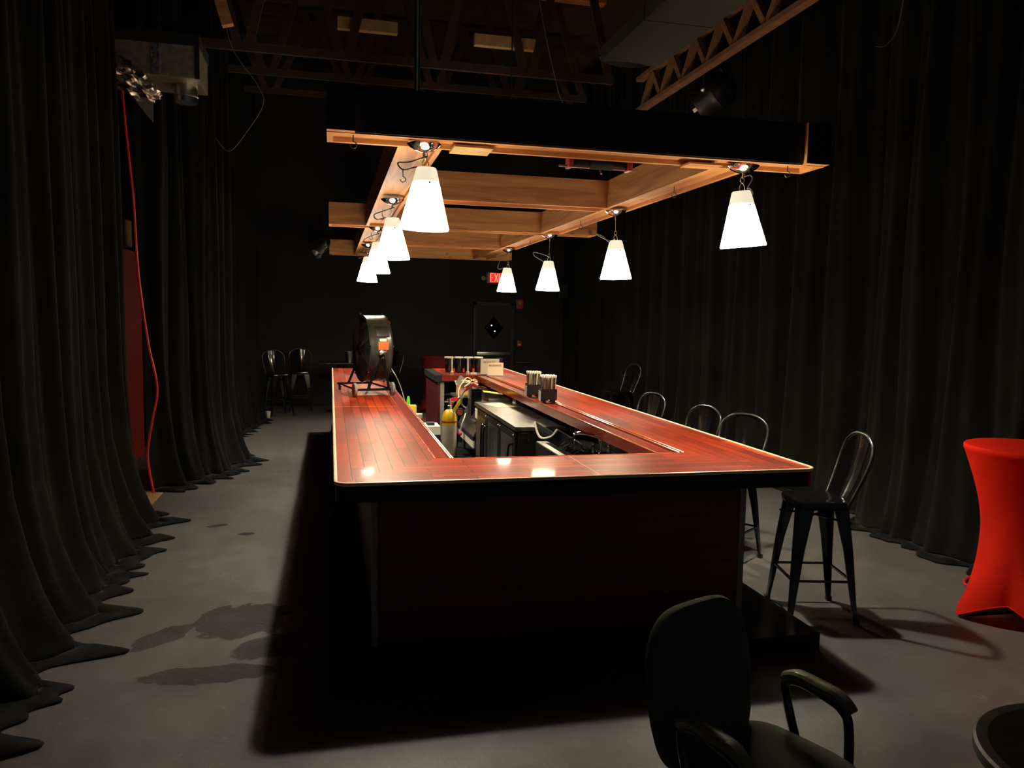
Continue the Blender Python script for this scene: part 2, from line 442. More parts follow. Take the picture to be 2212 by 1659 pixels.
# ------------------------------------------------------------------ the room
struct('floor', box(-3.4, 6.4, -3.0, 15.8, -0.12, 0.0), M_floor, 'dark grey painted concrete floor with damp patches and scuffs')
struct('wall_back', box(-3.4, 6.4, 15.7, 15.9, 0.0, 6.8), M_wall, 'black painted back wall')
struct('wall_left', box(-3.5, -3.3, -3.0, 15.8, 0.0, 6.8), M_wall, 'black wall behind the left curtains')
struct('wall_right', box(6.3, 6.5, -3.0, 15.8, 0.0, 6.8), M_wall, 'black wall behind the right curtains')
struct('ceiling', box(-3.4, 6.4, -3.0, 15.8, 6.7, 6.85), M_ceil, 'dark brown roof deck')

# red painted partition seen through the gap between the left curtains
red = obj('partition', box(-2.42, -2.34, 7.9, 10.6, 0.0, 2.55), M_redwall, smooth=False)
tag(red, 'red painted partition showing through the gap between the left black curtains', 'partition')
obj('edge_board', box(-2.44, -2.32, 7.82, 7.9, 0.0, 2.55), M_grey_board, red, smooth=False, label='grey bare edge board')
o = tag(obj('plywood_sheet', box(-2.25, -1.66, 7.3, 8.24, 0.0, 0.012), M_osb, smooth=False),
        'straw coloured flake board lying on the floor under the gap between the left curtains', 'board')
o = tag(obj('wood_bracket', box(-2.42, -2.2, 9.2, 9.6, 2.55, 2.84), M_oak, smooth=False),
        'short orange wood block on the partition in the gap between the left curtains', 'wood block')
obj('upright', box(-2.31, -2.27, 9.3, 9.36, 2.86, 3.5), M_oak, o, smooth=False)

# ------------------------------------------------------------------ curtains
def curtain(name, label, path, height, side, fold=0.07, wave=0.30, flare=0.30, seed=0, pool=0.16, tilt=0.0):
    """path: plan points; side: +1 / -1 tells on which side of the walking direction the hem spreads over the floor"""
    rnd = random.Random(seed)
    P = smooth_path([(x, y, 0) for x, y in path], 14)
    s = [0.0]
    for a, b in zip(P, P[1:]): s.append(s[-1] + (b - a).length)
    total = s[-1]; n = max(40, int(total / 0.022))
    ph = [rnd.uniform(0, 6.28) for _ in range(6)]
    cols = []
    j = 0
    for i in range(n + 1):
        d = total * i / n
        while j < len(s) - 2 and s[j + 1] < d: j += 1
        t = (d - s[j]) / max(1e-6, s[j + 1] - s[j])
        p = P[j].lerp(P[j + 1], t); tg = (P[j + 1] - P[j]).normalized()
        cols.append((d, p, Vector((-tg.y, tg.x, 0)) * side, tg))
    zs = [0.0, 0.0, 0.0, 0.012, 0.05, 0.11, 0.2, 0.34, 0.55, 0.85, 1.3, 1.9, 2.6, 3.4, 4.3, 5.2, height]
    bm = BM(); grid = []
    for k, z in enumerate(zs):
        row = []
        for d, p, nrm, tg in cols:
            w = 2 * PI * d / wave
            f = fold * (math.sin(w + ph[0] + 0.9 * math.sin(d * 1.7 + ph[1])) + 0.45 * math.sin(2.3 * w + ph[2]) + 0.35 * math.sin(0.43 * w + ph[3]))
            amp = 0.45 + 0.55 * min(1.0, (height - z) / 3.0)
            low = max(0.0, 1 - z / 1.3)
            out = f * amp + flare * 0.55 * low ** 2.2 * (1 + 0.35 * math.sin(0.8 * w + ph[4]))
            zz = z
            if k <= 2:
                extra = (2 - k) * 0.5 * pool
                tip = max(0.0, math.sin(0.62 * w + ph[5] + 0.8 * math.sin(0.3 * w))) ** 1.2 * (0.6 + 0.4 * math.sin(1.9 * w + ph[0]))
                out += extra * (0.55 + 0.7 * tip + 0.25 * math.sin(1.4 * w + ph[3])) + (2 - k) * 0.02
                zz = 0.006 + 0.03 * (k == 1) * (0.5 + 0.5 * math.sin(2.7 * w + ph[1])) + 0.02 * (k == 2)
            elif z < 0.3:
                out += pool * 0.30 * (0.3 - z) * (1 + math.sin(3.1 * w + ph[2] + z * 20))
            q = p + nrm * out + tg * (0.03 * math.sin(w * 0.5 + z * 1.4 + ph[3])) + tg * tilt * (height - z)
            row.append(bm.verts.new((q.x, q.y, zz)))
        grid.append(row)
    for A, B in zip(grid, grid[1:]):
        for i in range(n): bm.faces.new([A[i], A[i + 1], B[i + 1], B[i]])
    o = obj(name, bm, M_curtain, smooth=False)
    o.data.polygons.foreach_set('use_smooth', [True] * len(o.data.polygons))
    sm = o.modifiers.new('thickness', 'SOLIDIFY'); sm.thickness = 0.008; sm.offset = -1 * side
    return tag(o, label, 'curtain', 'black stage curtains')

curtain('stage_curtain', 'tall black stage curtain nearest on the left with its hem spreading over the floor', [(-1.85, 1.2), (-1.72, 3.6), (-1.72, 5.4), (-1.80, 7.06)], 6.5, -1, flare=0.40, seed=3, pool=0.20, wave=0.42, fold=0.06, tilt=0.045)
curtain('stage_curtain', 'black stage curtain on the left beside the hanging red cord', [(-1.86, 8.42), (-1.62, 8.75), (-1.32, 9.35), (-1.24, 10.2)], 6.5, -1, flare=0.30, seed=5, pool=0.20, wave=0.30, fold=0.05)
curtain('stage_curtain', 'narrow dark black curtain farthest back on the left near the tall stools', [(-1.62, 10.9), (-1.48, 12.1), (-1.22, 13.75)], 6.5, -1, flare=0.16, seed=8, pool=0.16, wave=0.30, fold=0.05)
curtain('stage_curtain', 'long black stage curtain on the right running behind the bar stools', [(5.16, 6.3), (5.0, 6.7), (4.86, 8.5), (4.85, 11.0), (4.75, 15.3)], 6.5, 1, flare=0.12, seed=12, pool=0.06, wave=0.62, fold=0.05)
curtain('stage_curtain', 'black stage curtain on the right behind the bright red table', [(4.95, 1.9), (4.98, 3.4), (4.86, 4.6), (4.78, 5.2), (4.80, 5.8), (4.88, 6.12)], 6.5, 1, flare=0.18, seed=21, pool=0.10, wave=0.44, fold=0.055)

# ------------------------------------------------------------------ bar
XL, XR, YF, YE, HC = 0.021, 2.698, 3.803, 11.95, 1.012
HXL, HXR, HY = 0.70, 1.992, 4.395      # the opening in the middle
ML, MR = 0.585, 2.165                  # inner edge of the planked tops, where the drip rails start
BO = (1.36, 7.9, 0.0)
platform = obj('platform', box(0.0, 2.685, 3.675, 12.3, 0.0, 0.1, bev=0.004), M_black, smooth=False, off=(1.34, 8.0, 0), loc=(1.34, 8.0, 0))
tag(platform, 'low black platform the red bar stands on', 'platform')
bar = thing('bar', 'long rectangular bar with glossy red plank top around an open working area', 'bar', BO)

def arc(cx, cy, r, a0, a1, n=6): return [(cx + r * math.cos(a0 + (a1 - a0) * i / n), cy + r * math.sin(a0 + (a1 - a0) * i / n)) for i in range(n + 1)]
rc = 0.07
cl = arc(XL + rc, YF + rc, rc, PI, 1.5 * PI, 8)          # from the left edge round to the front edge
cr = arc(XR - rc, YF + rc, rc, 1.5 * PI, 2 * PI, 8)
ZT0 = HC - 0.03
left = [(ML, HY), (ML, YE), (XL, YE)] + cl[:5]
front = cl[4:] + cr[:5] + [(MR, HY), (ML, HY)]
right = cr[4:] + [(XR, YE), (MR, YE), (MR, HY)]
def barpart(name, bm, m, smooth=False, label=None, parent=None):
    return obj(name, bm, m, parent or bar, smooth=smooth, label=label, off=BO)
ctl = barpart('countertop', prism(left, ZT0, HC), M_top_long)
ctf = barpart('countertop', prism(front, ZT0, HC), M_top_cross)
ctr = barpart('countertop', prism(right, ZT0, HC), M_top_long)
barpart('countertop', box(1.545, MR, 10.62, YE, ZT0, HC), M_top_long)
# sunken drip rails between two mouldings
barpart('drip_rail', box(ML, HXL, HY, YE, HC - 0.05, HC - 0.008), M_rail)
barpart('drip_rail', box(HXR, MR, HY, 10.62, HC - 0.085, HC - 0.008), M_rail)
bm = BM()
for x in (ML + 0.004, HXL - 0.018): tube([(x, HY, HC - 0.001), (x, YE, HC - 0.001)], 0.007, 8, bm)
tube([(HXL - 0.002, HY, HC - 0.004), (HXL - 0.002, YE, HC - 0.004)], 0.006, 8, bm)
barpart('moulding', bm, M_mould, True)
bm = BM()
for x in (MR - 0.004, MR - 0.035): tube([(x, HY, HC), (x, 10.62, HC)], 0.007, 8, bm)
tube([(HXR + 0.004, HY, HC - 0.006), (HXR + 0.004, 10.62, HC - 0.006)], 0.006, 8, bm)
barpart('moulding', bm, M_mould, True)
bm = tube([(ML, HY, HC - 0.002), (MR, HY, HC - 0.002)], 0.006, 8)
barpart('moulding', bm, M_mould, True)
# thin seams where two lengths of top meet
barpart('seam', box(XL + 0.01, ML, 7.0, 7.004, HC - 0.001, HC + 0.0012), M_trim)
barpart('seam', box(1.398, 1.401, YF + 0.01, HY, HC - 0.001, HC + 0.0012), M_trim)
# pale worn line along the outer rim, with light caught by nosing coloured in
edge = [(XL, YE)] + cl + cr + [(XR, YE)]
barpart('edge_trim', tube([(x, y, HC - 0.004) for x, y in edge], 0.011, 8), M_trim, True, 'pale worn edge line with caught light coloured in')
def lip_strip(pts, z0, z1, t):
    bm = BM(); n = len(pts)
    nr = []
    for i in range(n):
        a = Vector(pts[max(0, i - 1)]); b = Vector(pts[min(n - 1, i + 1)]); d = (b - a).normalized(); nr.append(Vector((d.y, -d.x)))
    for i in range(n):
        p = Vector(pts[i])
        q = p - nr[i] * t
        for v in ((p.x, p.y, z0), (p.x, p.y, z1), (q.x, q.y, z1), (q.x, q.y, z0)): bm.verts.new(v)
    bm.verts.ensure_lookup_table(); V = bm.verts
    for i in range(n - 1):
        for k in range(4): bm.faces.new([V[4 * i + k], V[4 * i + (k + 1) % 4], V[4 * i + 4 + (k + 1) % 4], V[4 * i + 4 + k]])
    bm.faces.new([V[3], V[2], V[1], V[0]]); bm.faces.new([V[4 * n - 4 + k] for k in range(4)])
    return bm
barpart('edge_lip', lip_strip(edge, HC - 0.098, HC - 0.012, 0.03), M_lip, True)
barpart('underside', box(XL + 0.03, XR - 0.03, YF + 0.03, HY - 0.01, HC - 0.055, ZT0), M_lip)
barpart('underside', box(XL + 0.03, HXL - 0.01, HY - 0.01, YE, HC - 0.055, ZT0), M_lip)
barpart('underside', box(HXR + 0.01, XR - 0.03, HY - 0.01, YE, HC - 0.055, ZT0 - 0.002), M_lip)
# body panels
barpart('front_panel', box(0.215, 2.35, 3.98, 4.02, 0.1, HC - 0.055), M_burg)
barpart('side_panel', box(0.222, 0.26, 4.02, YE - 0.03, 0.1, HC - 0.055), M_burg_y)
barpart('side_panel', box(2.31, 2.343, 4.02, YE - 0.03, 0.1, HC - 0.055), M_burg_y)
barpart('corner_trim', box(0.205, 0.235, 3.972, 4.05, 0.1, HC - 0.06), M_grey_board, label='bare grey corner board')
barpart('corner_trim', box(2.325, 2.362, 3.976, 4.05, 0.1, HC - 0.06), M_grey_board, label='bare grey corner board')
# shelves behind the left counter
barpart('shelf', box(0.26, 0.69, 4.5, 11.7, 0.60, 0.625), M_blackwood)
for y in (4.5, 6.9, 9.3, 11.67): barpart('divider', box(0.26, 0.67, y, y + 0.03, 0.1, HC - 0.055), M_blackwood)
# cabinet under the return at the far end
RY = 10.66
barpart('end_panel', box(1.45, 1.49, RY, YE, 0.1, HC - 0.03), M_burg_y, label='burgundy end panel')
barpart('post', box(1.49, 1.545, RY - 0.015, RY + 0.05, 0.1, HC - 0.085), M_grey_board, label='pale grey front post')
barpart('back_panel', box(1.49, 2.31, YE - 0.06, YE - 0.03, 0.1, HC - 0.03), M_blackwood)
bm = BM()
for z in (0.42, 0.72): box(1.545, 2.31, RY + 0.02, YE - 0.06, z, z + 0.025, bm=bm)
barpart('shelf', bm, M_blackwood)
barpart('return_lip', box(1.50, HXR, 10.59, 10.62, HC - 0.085, HC), M_rail, label='red front lip')
barpart('return_lip', box(1.42, 1.545, 10.62, YE, HC - 0.095, HC - 0.004), M_black, label='black side lip')

# ------------------------------------------------------------------ timber grid overhead
ZB, BH, BW = 2.865, 0.25, 0.27
FO = (1.58, 8.8, ZB)
grid = thing('overhead_frame', 'orange brown timber grid of boxed beams hung above the red bar', 'frame', FO)
def beam_bm(p0, p1, c, axis, h=BH, w=BW, cap0=True, cap1=True):
    bm = BM(); t = 0.035; r = 0.03
    def B(a0, a1, c0, c1, z0, z1):
        if axis == 'x': box(a0, a1, c0, c1, z0, z1, bm=bm)
        else: box(c0, c1, a0, a1, z0, z1, bm=bm)
    B(p0, p1, c - w / 2, c - w / 2 + t, ZB, ZB + h)
    B(p0, p1, c + w / 2 - t, c + w / 2, ZB, ZB + h)
    B(p0, p1, c - w / 2 + t, c + w / 2 - t, ZB + r, ZB + r + 0.03)
    B(p0, p1, c - w / 2 + t, c + w / 2 - t, ZB + h - 0.03, ZB + h)
    if cap0: B(p0, p0 + t, c - w / 2 + t, c + w / 2 - t, ZB, ZB + h - 0.03)
    if cap1: B(p1 - t, p1, c - w / 2 + t, c + w / 2 - t, ZB, ZB + h - 0.03)
    return bm
CY = [4.687 + 2.3115 * i for i in range(5)]
CY[0] = 4.69
LX, RX = 0.535, 2.635
def gp(name, bm, m, parent=None, label=None): return obj(name, bm, m, parent or grid, smooth=False, label=label, off=FO)
hooks = {}
beams = []
for i, cy in enumerate(CY):
    if i % 2 == 0: beams.append(gp('cross_beam', beam_bm(-0.02, 3.17 if i == 0 else 3.22, cy, 'x'), M_oak))
    else: beams.append(gp('cross_beam', beam_bm(LX + BW / 2, RX - BW / 2, cy, 'x', cap0=False, cap1=False), M_oak))
longs = []
for cx in (LX, RX):
    for a, b in ((0, 2), (2, 4)):
        longs.append((cx, gp('long_beam', beam_bm(CY[a] + BW / 2, CY[b] - BW / 2, cx, 'y', cap0=False, cap1=False), M_oak_y)))
# front beam is painted black on the side that faces away from the lamps
f0 = CY[0] - BW / 2
gp('fascia', box(0.135, 3.0, f0 - 0.012, f0 - 0.001, ZB + 0.008, ZB + 0.262), M_blackwood, beams[0], 'black painted fascia')
for x0, x1 in ((-0.02, 0.135), (3.0, 3.17)):
    e = gp('end_block', box(x0, x1, f0 - 0.05, f0 - 0.001, ZB + 0.004, ZB + 0.262), M_oak, beams[0])
    gp('face', box(x0, x1, f0 - 0.053, f0 - 0.05, ZB + 0.006, ZB + 0.262), M_blackwood, beams[0], 'black painted face')
gp('patch_board', box(0.72, 0.96, CY[0] - 0.05, CY[0] + BW / 2 + 0.03, ZB - 0.014, ZB - 0.001), M_pale, beams[0], 'square pale plywood patch')
gp('patch_board', box(2.26, 2.50, CY[0] - 0.02, CY[0] + BW / 2 - 0.01, ZB - 0.012, ZB - 0.001), M_oak, beams[0])
def hook_bm(x, y, s=0.05):
    pts = [(x, y, ZB + 0.03), (x, y, ZB - s * 0.3)]
    for k in range(9):
        a = PI / 2 - k / 8 * 1.5 * PI
        pts.append((x + 0.4 * s * math.cos(a), y, ZB - 0.7 * s + 0.4 * s * math.sin(a)))
    return tube(pts, 0.0035, 6)
for (cx, lb) in longs:
    ys = [5.75, 8.1] if lb is longs[0][1] or lb is longs[2][1] else [10.3, 12.6]
    for y in ys: gp('hook', hook_bm(cx - 0.02 if cx < 1 else cx + 0.02, y), M_darksteel, lb, 'small metal screw hook')
for x in (0.13, 2.98): gp('hook', hook_bm(x, CY[0]), M_darksteel, beams[0])
# ------------------------------------------------------------------ pendant lamps
def pendant(label, x, y, ztop, tilt=(0, 0), shift=(0, 0), loop=None):
    base = Vector((x, y, ZB - 0.004))
    t = thing('pendant_lamp', label, 'pendant lamp', base, 0, 'cone shaped pendant lamps above the bar')
    obj('canopy', lathe([(0.0, -0.048), (0.016, -0.047), (0.05, -0.036), (0.085, -0.018), (0.102, 0.0), (0.102, 0.004), (0.0, 0.004)], 32), M_chrome, t)
    H = 0.365
    zt = ztop - base.z                              # top of the shade, local
    sx, sy = shift
    rm = Matrix.Translation(Vector((sx, sy, zt))) @ Matrix.Rotation(tilt[0], 4, 'X') @ Matrix.Rotation(tilt[1], 4, 'Y')
    prof = [(0.048, -0.006), (0.056, 0.0), (0.062, -0.010), (0.070, -0.04), (0.105, -H * 0.5), (0.147, -H + 0.02), (0.150, -H + 0.008), (0.147, -H)]
    sh = obj('shade', lathe(prof, 40, rm), M_shade, t)
    for a in (-PI / 2 + 0.15, PI / 2):
        obj('screw', ball(rm @ Vector((0.0835 * math.cos(a), 0.0835 * math.sin(a), -0.095)), 0.006, n=8), M_darksteel, sh)
    obj('socket', lathe([(0, -0.05), (0.022, -0.05), (0.024, -0.13), (0.020, -0.165), (0.0, -0.165)], 14, rm), M_white, t)
    obj('baffle', lathe([(0.026, -0.118), (0.080, -0.118), (0.080, -0.122), (0.026, -0.122), (0.026, -0.118)], 24, rm), M_white, t)
    obj('bulb', ball(rm @ Vector((0, 0, -0.208)), 0.036, n=14, sz=1.15), M_bulb, t)
    top = rm @ Vector((0, 0, -0.05))
    zc = -0.048
    bm = rod((0, 0, zc), (0, 0, zc - 0.03), 0.008)
    mid = Vector((sx * 0.5, sy * 0.5, zt + 0.06))
    rod((0, 0, zc - 0.03), mid + Vector((0, 0, 0.02)), 0.0025, 6, bm)
    tube([mid + Vector((0.014 * math.cos(a), 0, 0.012 + 0.02 * math.sin(a))) for a in [2 * PI * k / 10 for k in range(10)]], 0.003, 6, bm, closed=True)
    for q in (-0.018, 0.018): tube([mid, mid + Vector((q, 0, -0.03)), top + Vector((q * 0.9, 0, 0))], 0.003, 6, bm)
    obj('suspension_wire', bm, M_steel, t)
    lp = loop or [(0.02, 0, zc - 0.02), (-0.09, 0.0, zc - 0.06), (-0.16, 0.01, zt + 0.02), (-0.13, 0.0, zt - 0.02), (-0.05, 0, zt - 0.0), (0.0, 0, zt - 0.05)]
    lp = [Vector(q) + Vector((sx, sy, 0)) * (i / (len(lp) - 1)) for i, q in enumerate(lp)]
    obj('cord', tube(smooth_path(lp, 8), 0.0045, 6), M_blackplastic if x < 1 else M_grey, t)
    return t
zc = -0.048
rows = ['nearest', 'second', 'third', 'farthest']
pendant('lit white cone lamp over the left counter, nearest the viewer', LX + 0.01, CY[0], 2.725, (0.02, 0.03), (0.015, 0.0))
pendant('lit white cone lamp over the left counter, second from the viewer', LX, CY[1], 2.70, (0.0, -0.02))
pendant('lit white cone lamp over the left counter, third from the viewer', LX + 0.005, CY[2], 2.69, (0.02, 0.0))
pendant('lit white cone lamp farthest away in the left row, above the drum fan', LX, CY[3], 2.68, (0.0, 0.03))
pendant('lit white cone lamp hanging tilted at the right end of the front beam', RX + 0.02, CY[0], 2.70, (0.03, -0.105), (-0.01, 0), [(0.0, 0, zc - 0.02), (0.05, 0, zc - 0.005), (0.07, 0.0, zc - 0.03), (0.04, 0, zc - 0.09), (0.06, 0, -0.14), (0.085, 0, -0.17), (0.065, 0, -0.20)])
pendant('lit white cone lamp on the right side, second from the viewer and hung lower', RX + 0.005, CY[1], 2.585, (0.0, -0.03), (0.01, 0), [(0.0, 0, -0.26), (-0.06, 0, -0.29), (-0.13, 0, -0.24), (-0.2, 0, -0.22), (-0.12, 0, -0.26), (0.0, 0, -0.30)])
pendant('lit white cone lamp on the right side, third from the viewer and hung lowest', RX + 0.02, CY[2], 2.54, (0.0, 0.02), (-0.01, 0), [(0.0, 0, -0.27), (-0.1, 0, -0.235), (-0.2, 0, -0.22), (-0.19, 0, -0.26), (-0.1, 0, -0.31), (-0.03, 0, -0.345)])
pendant('lit white cone lamp farthest away on the right, in front of the exit sign', RX + 0.03, CY[3], 2.585, (0.0, 0.02), (-0.02, 0))

# ------------------------------------------------------------------ things above the frame
def light_bar():
    t = thing('clamped_tube', 'short black tube held by two red clips behind the front beam', 'tube', (1.72, CY[0] + 0.22, ZB - 0.01))
    obj('tube', rod((-0.17, 0, 0), (0.19, 0, 0), 0.026, 12), M_blackplastic, t)
    obj('sleeve', rod((-0.06, 0, 0), (0.10, 0, 0), 0.032, 12), M_black, t)
    for x in (-0.2, 0.21):
        obj('clip', box(x - 0.014, x + 0.014, -0.05, 0.04, -0.034, 0.034, bev=0.004), M_alarm, t, label='red clip')
    obj('rod', rod((-0.27, 0, -0.022), (0.28, 0, -0.022), 0.008, 8), M_steel, t)
    obj('hook', tube([(0.02, -0.10, 0.03), (0.02, 0.0, 0.04), (0.02, 0.02, -0.03), (0.02, -0.01, -0.06)], 0.006, 6), M_steel, t)
light_bar()

def can_light(label, loc, aim, r, l, metal, cordz):
    t = thing('stage_light', label, 'stage light', loc)
    m = axis_m((0, 0, 0), aim)
    obj('housing', lathe([(0, -l * 0.55), (r * 0.5, -l * 0.52), (r * 0.8, -l * 0.36), (r * 0.92, -l * 0.2), (r, -l * 0.1), (r * 0.93, 0.0), (r, l * 0.12), (r, l * 0.42), (r * 0.92, l * 0.45), (r * 0.9, l * 0.3), (0, l * 0.28)], 24, m), metal, t)
    up = Vector((0, 0, 1)); side = Vector(aim).cross(up).normalized()
    pts = [side * (r * 1.08), side * (r * 1.12) + up * r * 0.8, side * (r * 0.7) + up * r * 1.45, -side * (r * 0.7) + up * r * 1.45, -side * (r * 1.12) + up * r * 0.8, -side * (r * 1.08)]
    obj('yoke', tube(smooth_path(pts, 4), r * 0.09, 6), M_steel if metal is M_steel else M_blackplastic, t)
    obj('knob', ball(side * (r * 1.15), r * 0.16), M_steel, t)
    obj('knob', ball(-side * (r * 1.15), r * 0.16), M_steel, t)
    for a in (0.7, 2.4, 4.2):
        obj('gel_tab', box(-0.02, 0.02, -0.004, 0.004, l * 0.42, l * 0.52, mtx=m @ Matrix.Rotation(a, 4, 'Z') @ Matrix.Translation((0, r, 0))), M_steel, t, label='silver tab')
    if metal is M_steel: obj('clamp_arm', tube([(0, 0, r * 1.45), (0.06, 0.2, 0.07), (0.11, 0.4, 0.06)], 0.014, 8), M_steel, t)
    obj('cable', tube(smooth_path([(0, 0, r * 1.4), (0.03, 0.02, r * 2.2), (0.0, 0, cordz)], 6), 0.014, 6), M_blackplastic, t)
    return t
can_light('silver stage light beside the far left end of the timber frame', (-0.14, 13.45, 2.94), (-0.55, -0.35, -0.75), 0.105, 0.34, M_steel, 0.6)
can_light('round black stage light hanging under the grey duct on the right', (4.08, 7.9, 4.30), (-0.55, 0.75, -0.5), 0.22, 0.42, M_blackplastic, 1.7)

# hanger pole of the frame, loose boards, wires
tag(obj('hanger_pole', rod((0, 0, 0), (0, 0, 3.55), 0.017, 10), M_steel, loc=(0.502, CY[0] + 0.02, ZB + BH)), 'thin grey hanger pole rising from the front beam to the roof', 'pole')
tag(obj('board', box(-0.32, 0.32, -0.02, 0.06, -0.06, 0.06), M_pale, loc=(0.396, 8.745, 4.95), smooth=False), 'pale board up in the roof trusses, left of the hanger pole', 'board')
tag(obj('board', box(-0.35, 0.35, -0.02, 0.06, -0.06, 0.06), M_pale, loc=(1.92, 8.745, 4.92), smooth=False), 'pale board up in the roof trusses, right of the hanger pole', 'board')
b_ = tag(obj('board', box(-0.105, 0.105, -0.04, 0.04, -0.012, 0.012), M_pale, loc=(0.88, CY[0] + 0.1, 3.128), smooth=False), 'short thin board lying on top of the front beam', 'board')
tag(obj('red_cloth', ball((0, 0, 0), 0.13, sx=1.5, sy=0.8, sz=0.9), M_redcloth, loc=(1.35, 5.9, 3.26)), 'red cloth bundle hanging in the dark above the second cross beam', 'cloth')
obj('tie', rod((0, 0, 0.1), (0, 0, 1.2), 0.006), M_black, [o for o in C.objects if o.name == 'red_cloth'][0])
def wire(name, label, pts, r, m, cat='wire'):
    c = Vector(pts[0]); return tag(obj(name, tube(smooth_path([Vector(p) - c for p in pts], 8), r, 6), m, loc=c), label, cat)
wire('loose_wire', 'thin loose wire hanging down in front of the left roof trusses', [(-1.12, 8.6, 5.4), (-1.0, 8.6, 4.6), (-0.74, 8.6, 4.2), (-0.68, 8.6, 4.0), (-0.85, 8.6, 3.7), (-1.02, 8.6, 3.5), (-1.15, 8.6, 3.62)], 0.0035, M_grey)
wire('loose_wire', 'thin loose wire dangling in the roof right of the pale boards', [(2.15, 8.4, 5.6), (2.3, 8.4, 4.9), (2.45, 8.4, 4.35), (2.5, 8.4, 4.2), (2.36, 8.4, 4.08)], 0.005, M_grey)
wire('loose_wire', 'thin loose wire dangling high up in front of the right curtain', [(4.55, 5.6, 4.6), (4.5, 5.6, 4.25), (4.4, 5.6, 4.1), (4.3, 5.6, 4.08)], 0.004, M_grey)
wire('hanging_cord', 'red cord hanging in waves down the edge of the left curtain gap', [(-1.92, 8.1, 4.15), (-1.89, 8.1, 3.6), (-1.84, 8.12, 2.9), (-1.82, 8.12, 2.32), (-1.79, 8.12, 1.96), (-1.74, 8.14, 1.5), (-1.67, 8.14, 1.08), (-1.72, 8.13, 0.76), (-1.77, 8.13, 0.4), (-1.72, 8.12, 0.03)], 0.012, M_cord_o, 'cord')
wire('floor_cord', 'red cord loop poking out under the right curtain hem', [(4.72, 4.62, 0.012), (4.55, 4.55, 0.012), (4.40, 4.45, 0.012), (4.38, 4.34, 0.012), (4.5, 4.22, 0.012), (4.68, 4.2, 0.012)], 0.009, M_cord_o, 'cord')

# roof trusses
def truss(label, y, x0, x1, zl, zh, n, group='roof trusses'):
    c = Vector(((x0 + x1) / 2, y, zl))
    t = thing('roof_truss', label, 'roof truss', c, 0, group)
    obj('bottom_chord', box(x0 - c.x, x1 - c.x, -0.02, 0.02, 0, 0.09), M_truss, t, smooth=False)
    obj('top_chord', box(x0 - c.x, x1 - c.x, -0.02, 0.02, zh - zl - 0.09, zh - zl), M_truss, t, smooth=False)
    st = (x1 - x0) / n
    for i in range(n):
        a = x0 + i * st - c.x
        for (p, q) in (((a + st * 0.05, 0, 0.05), (a + st * 0.5, 0, zh - zl - 0.05)), ((a + st * 0.5, 0, zh - zl - 0.05), (a + st * 0.95, 0, 0.05))):
            d = Vector(q) - Vector(p); m = axis_m(p, d)
            obj('web', box(-0.045, 0.045, -0.022, 0.022, 0, d.length, mtx=m @ Matrix.Rotation(PI / 2, 4, 'Z')), M_truss, t, smooth=False)
    return t
truss('brown roof truss nearest the viewer, high above the bar', 8.7, -1.9, 3.2, 4.55, 6.55, 5)
truss('brown roof truss behind the first, above the middle of the bar', 10.9, -1.9, 3.6, 4.95, 6.6, 5)
truss('brown roof truss farthest back above the bar', 13.1, -2.2, 4.2, 5.3, 6.62, 5)
# orange lit timbers at the top edge of the picture
o = tag(obj('roof_joist', box(-0.85, 0.85, -0.07, 0.07, 0, 0.2), M_oak, loc=(2.33, 9.0, 5.55), smooth=False), 'orange lit roof joist at the top, over the right half of the bar', 'joist')
o = tag(obj('roof_joist', box(-0.28, 0.28, -0.06, 0.06, 0, 0.2), M_oak, loc=(-1.34, 7.55, 5.12), smooth=False), 'short orange lit roof joist at the top left', 'joist')
obj('brace', box(-0.05, 0.05, -0.04, 0.04, -0.75, 0.1, mtx=Matrix.Translation((0.24, 0, 0.0)) @ Matrix.Rotation(-0.28, 4, 'Y')), M_oak, o, smooth=False)

# grey duct and open web joist along it
dz = 4.6
duct = thing('air_duct', 'large flat grey duct panel under the roof on the right', 'duct', (3.35, 6.4, dz))
obj('duct_body', box(-0.52, 0.16, -1.4, 1.70, 0, 0.14), M_duct, duct, smooth=False)
obj('seam_flange', box(-0.53, 0.17, 0.5, 0.52, -0.005, 0.145), M_duct, duct, smooth=False)
obj('torn_wrap', ball((-0.22, 1.72, 0.05), 0.32, sx=1.0, sy=0.3, sz=0.25), M_black, duct, label='black torn wrap at the duct end')
j = thing('web_joist', 'open web timber joist running along the right side of the grey duct', 'joist', (3.57, 5.9, 4.28))
obj('bottom_chord', box(-0.045, 0.045, -1.2, 2.9, 0, 0.045), M_joist, j, smooth=False)
obj('top_chord', box(-0.045, 0.045, -1.2, 2.9, 0.36, 0.405), M_joist, j, smooth=False)
for i in range(7):
    y0 = -0.95 + i * 0.53
    for a, b in (((0, y0, 0.03), (0, y0 + 0.265, 0.38)), ((0, y0 + 0.265, 0.38), (0, y0 + 0.53, 0.03))):
        d = Vector(b) - Vector(a)
        obj('web', box(-0.03, 0.03, -0.03, 0.03, 0, d.length, mtx=axis_m(a, d)), M_joist, j, smooth=False)

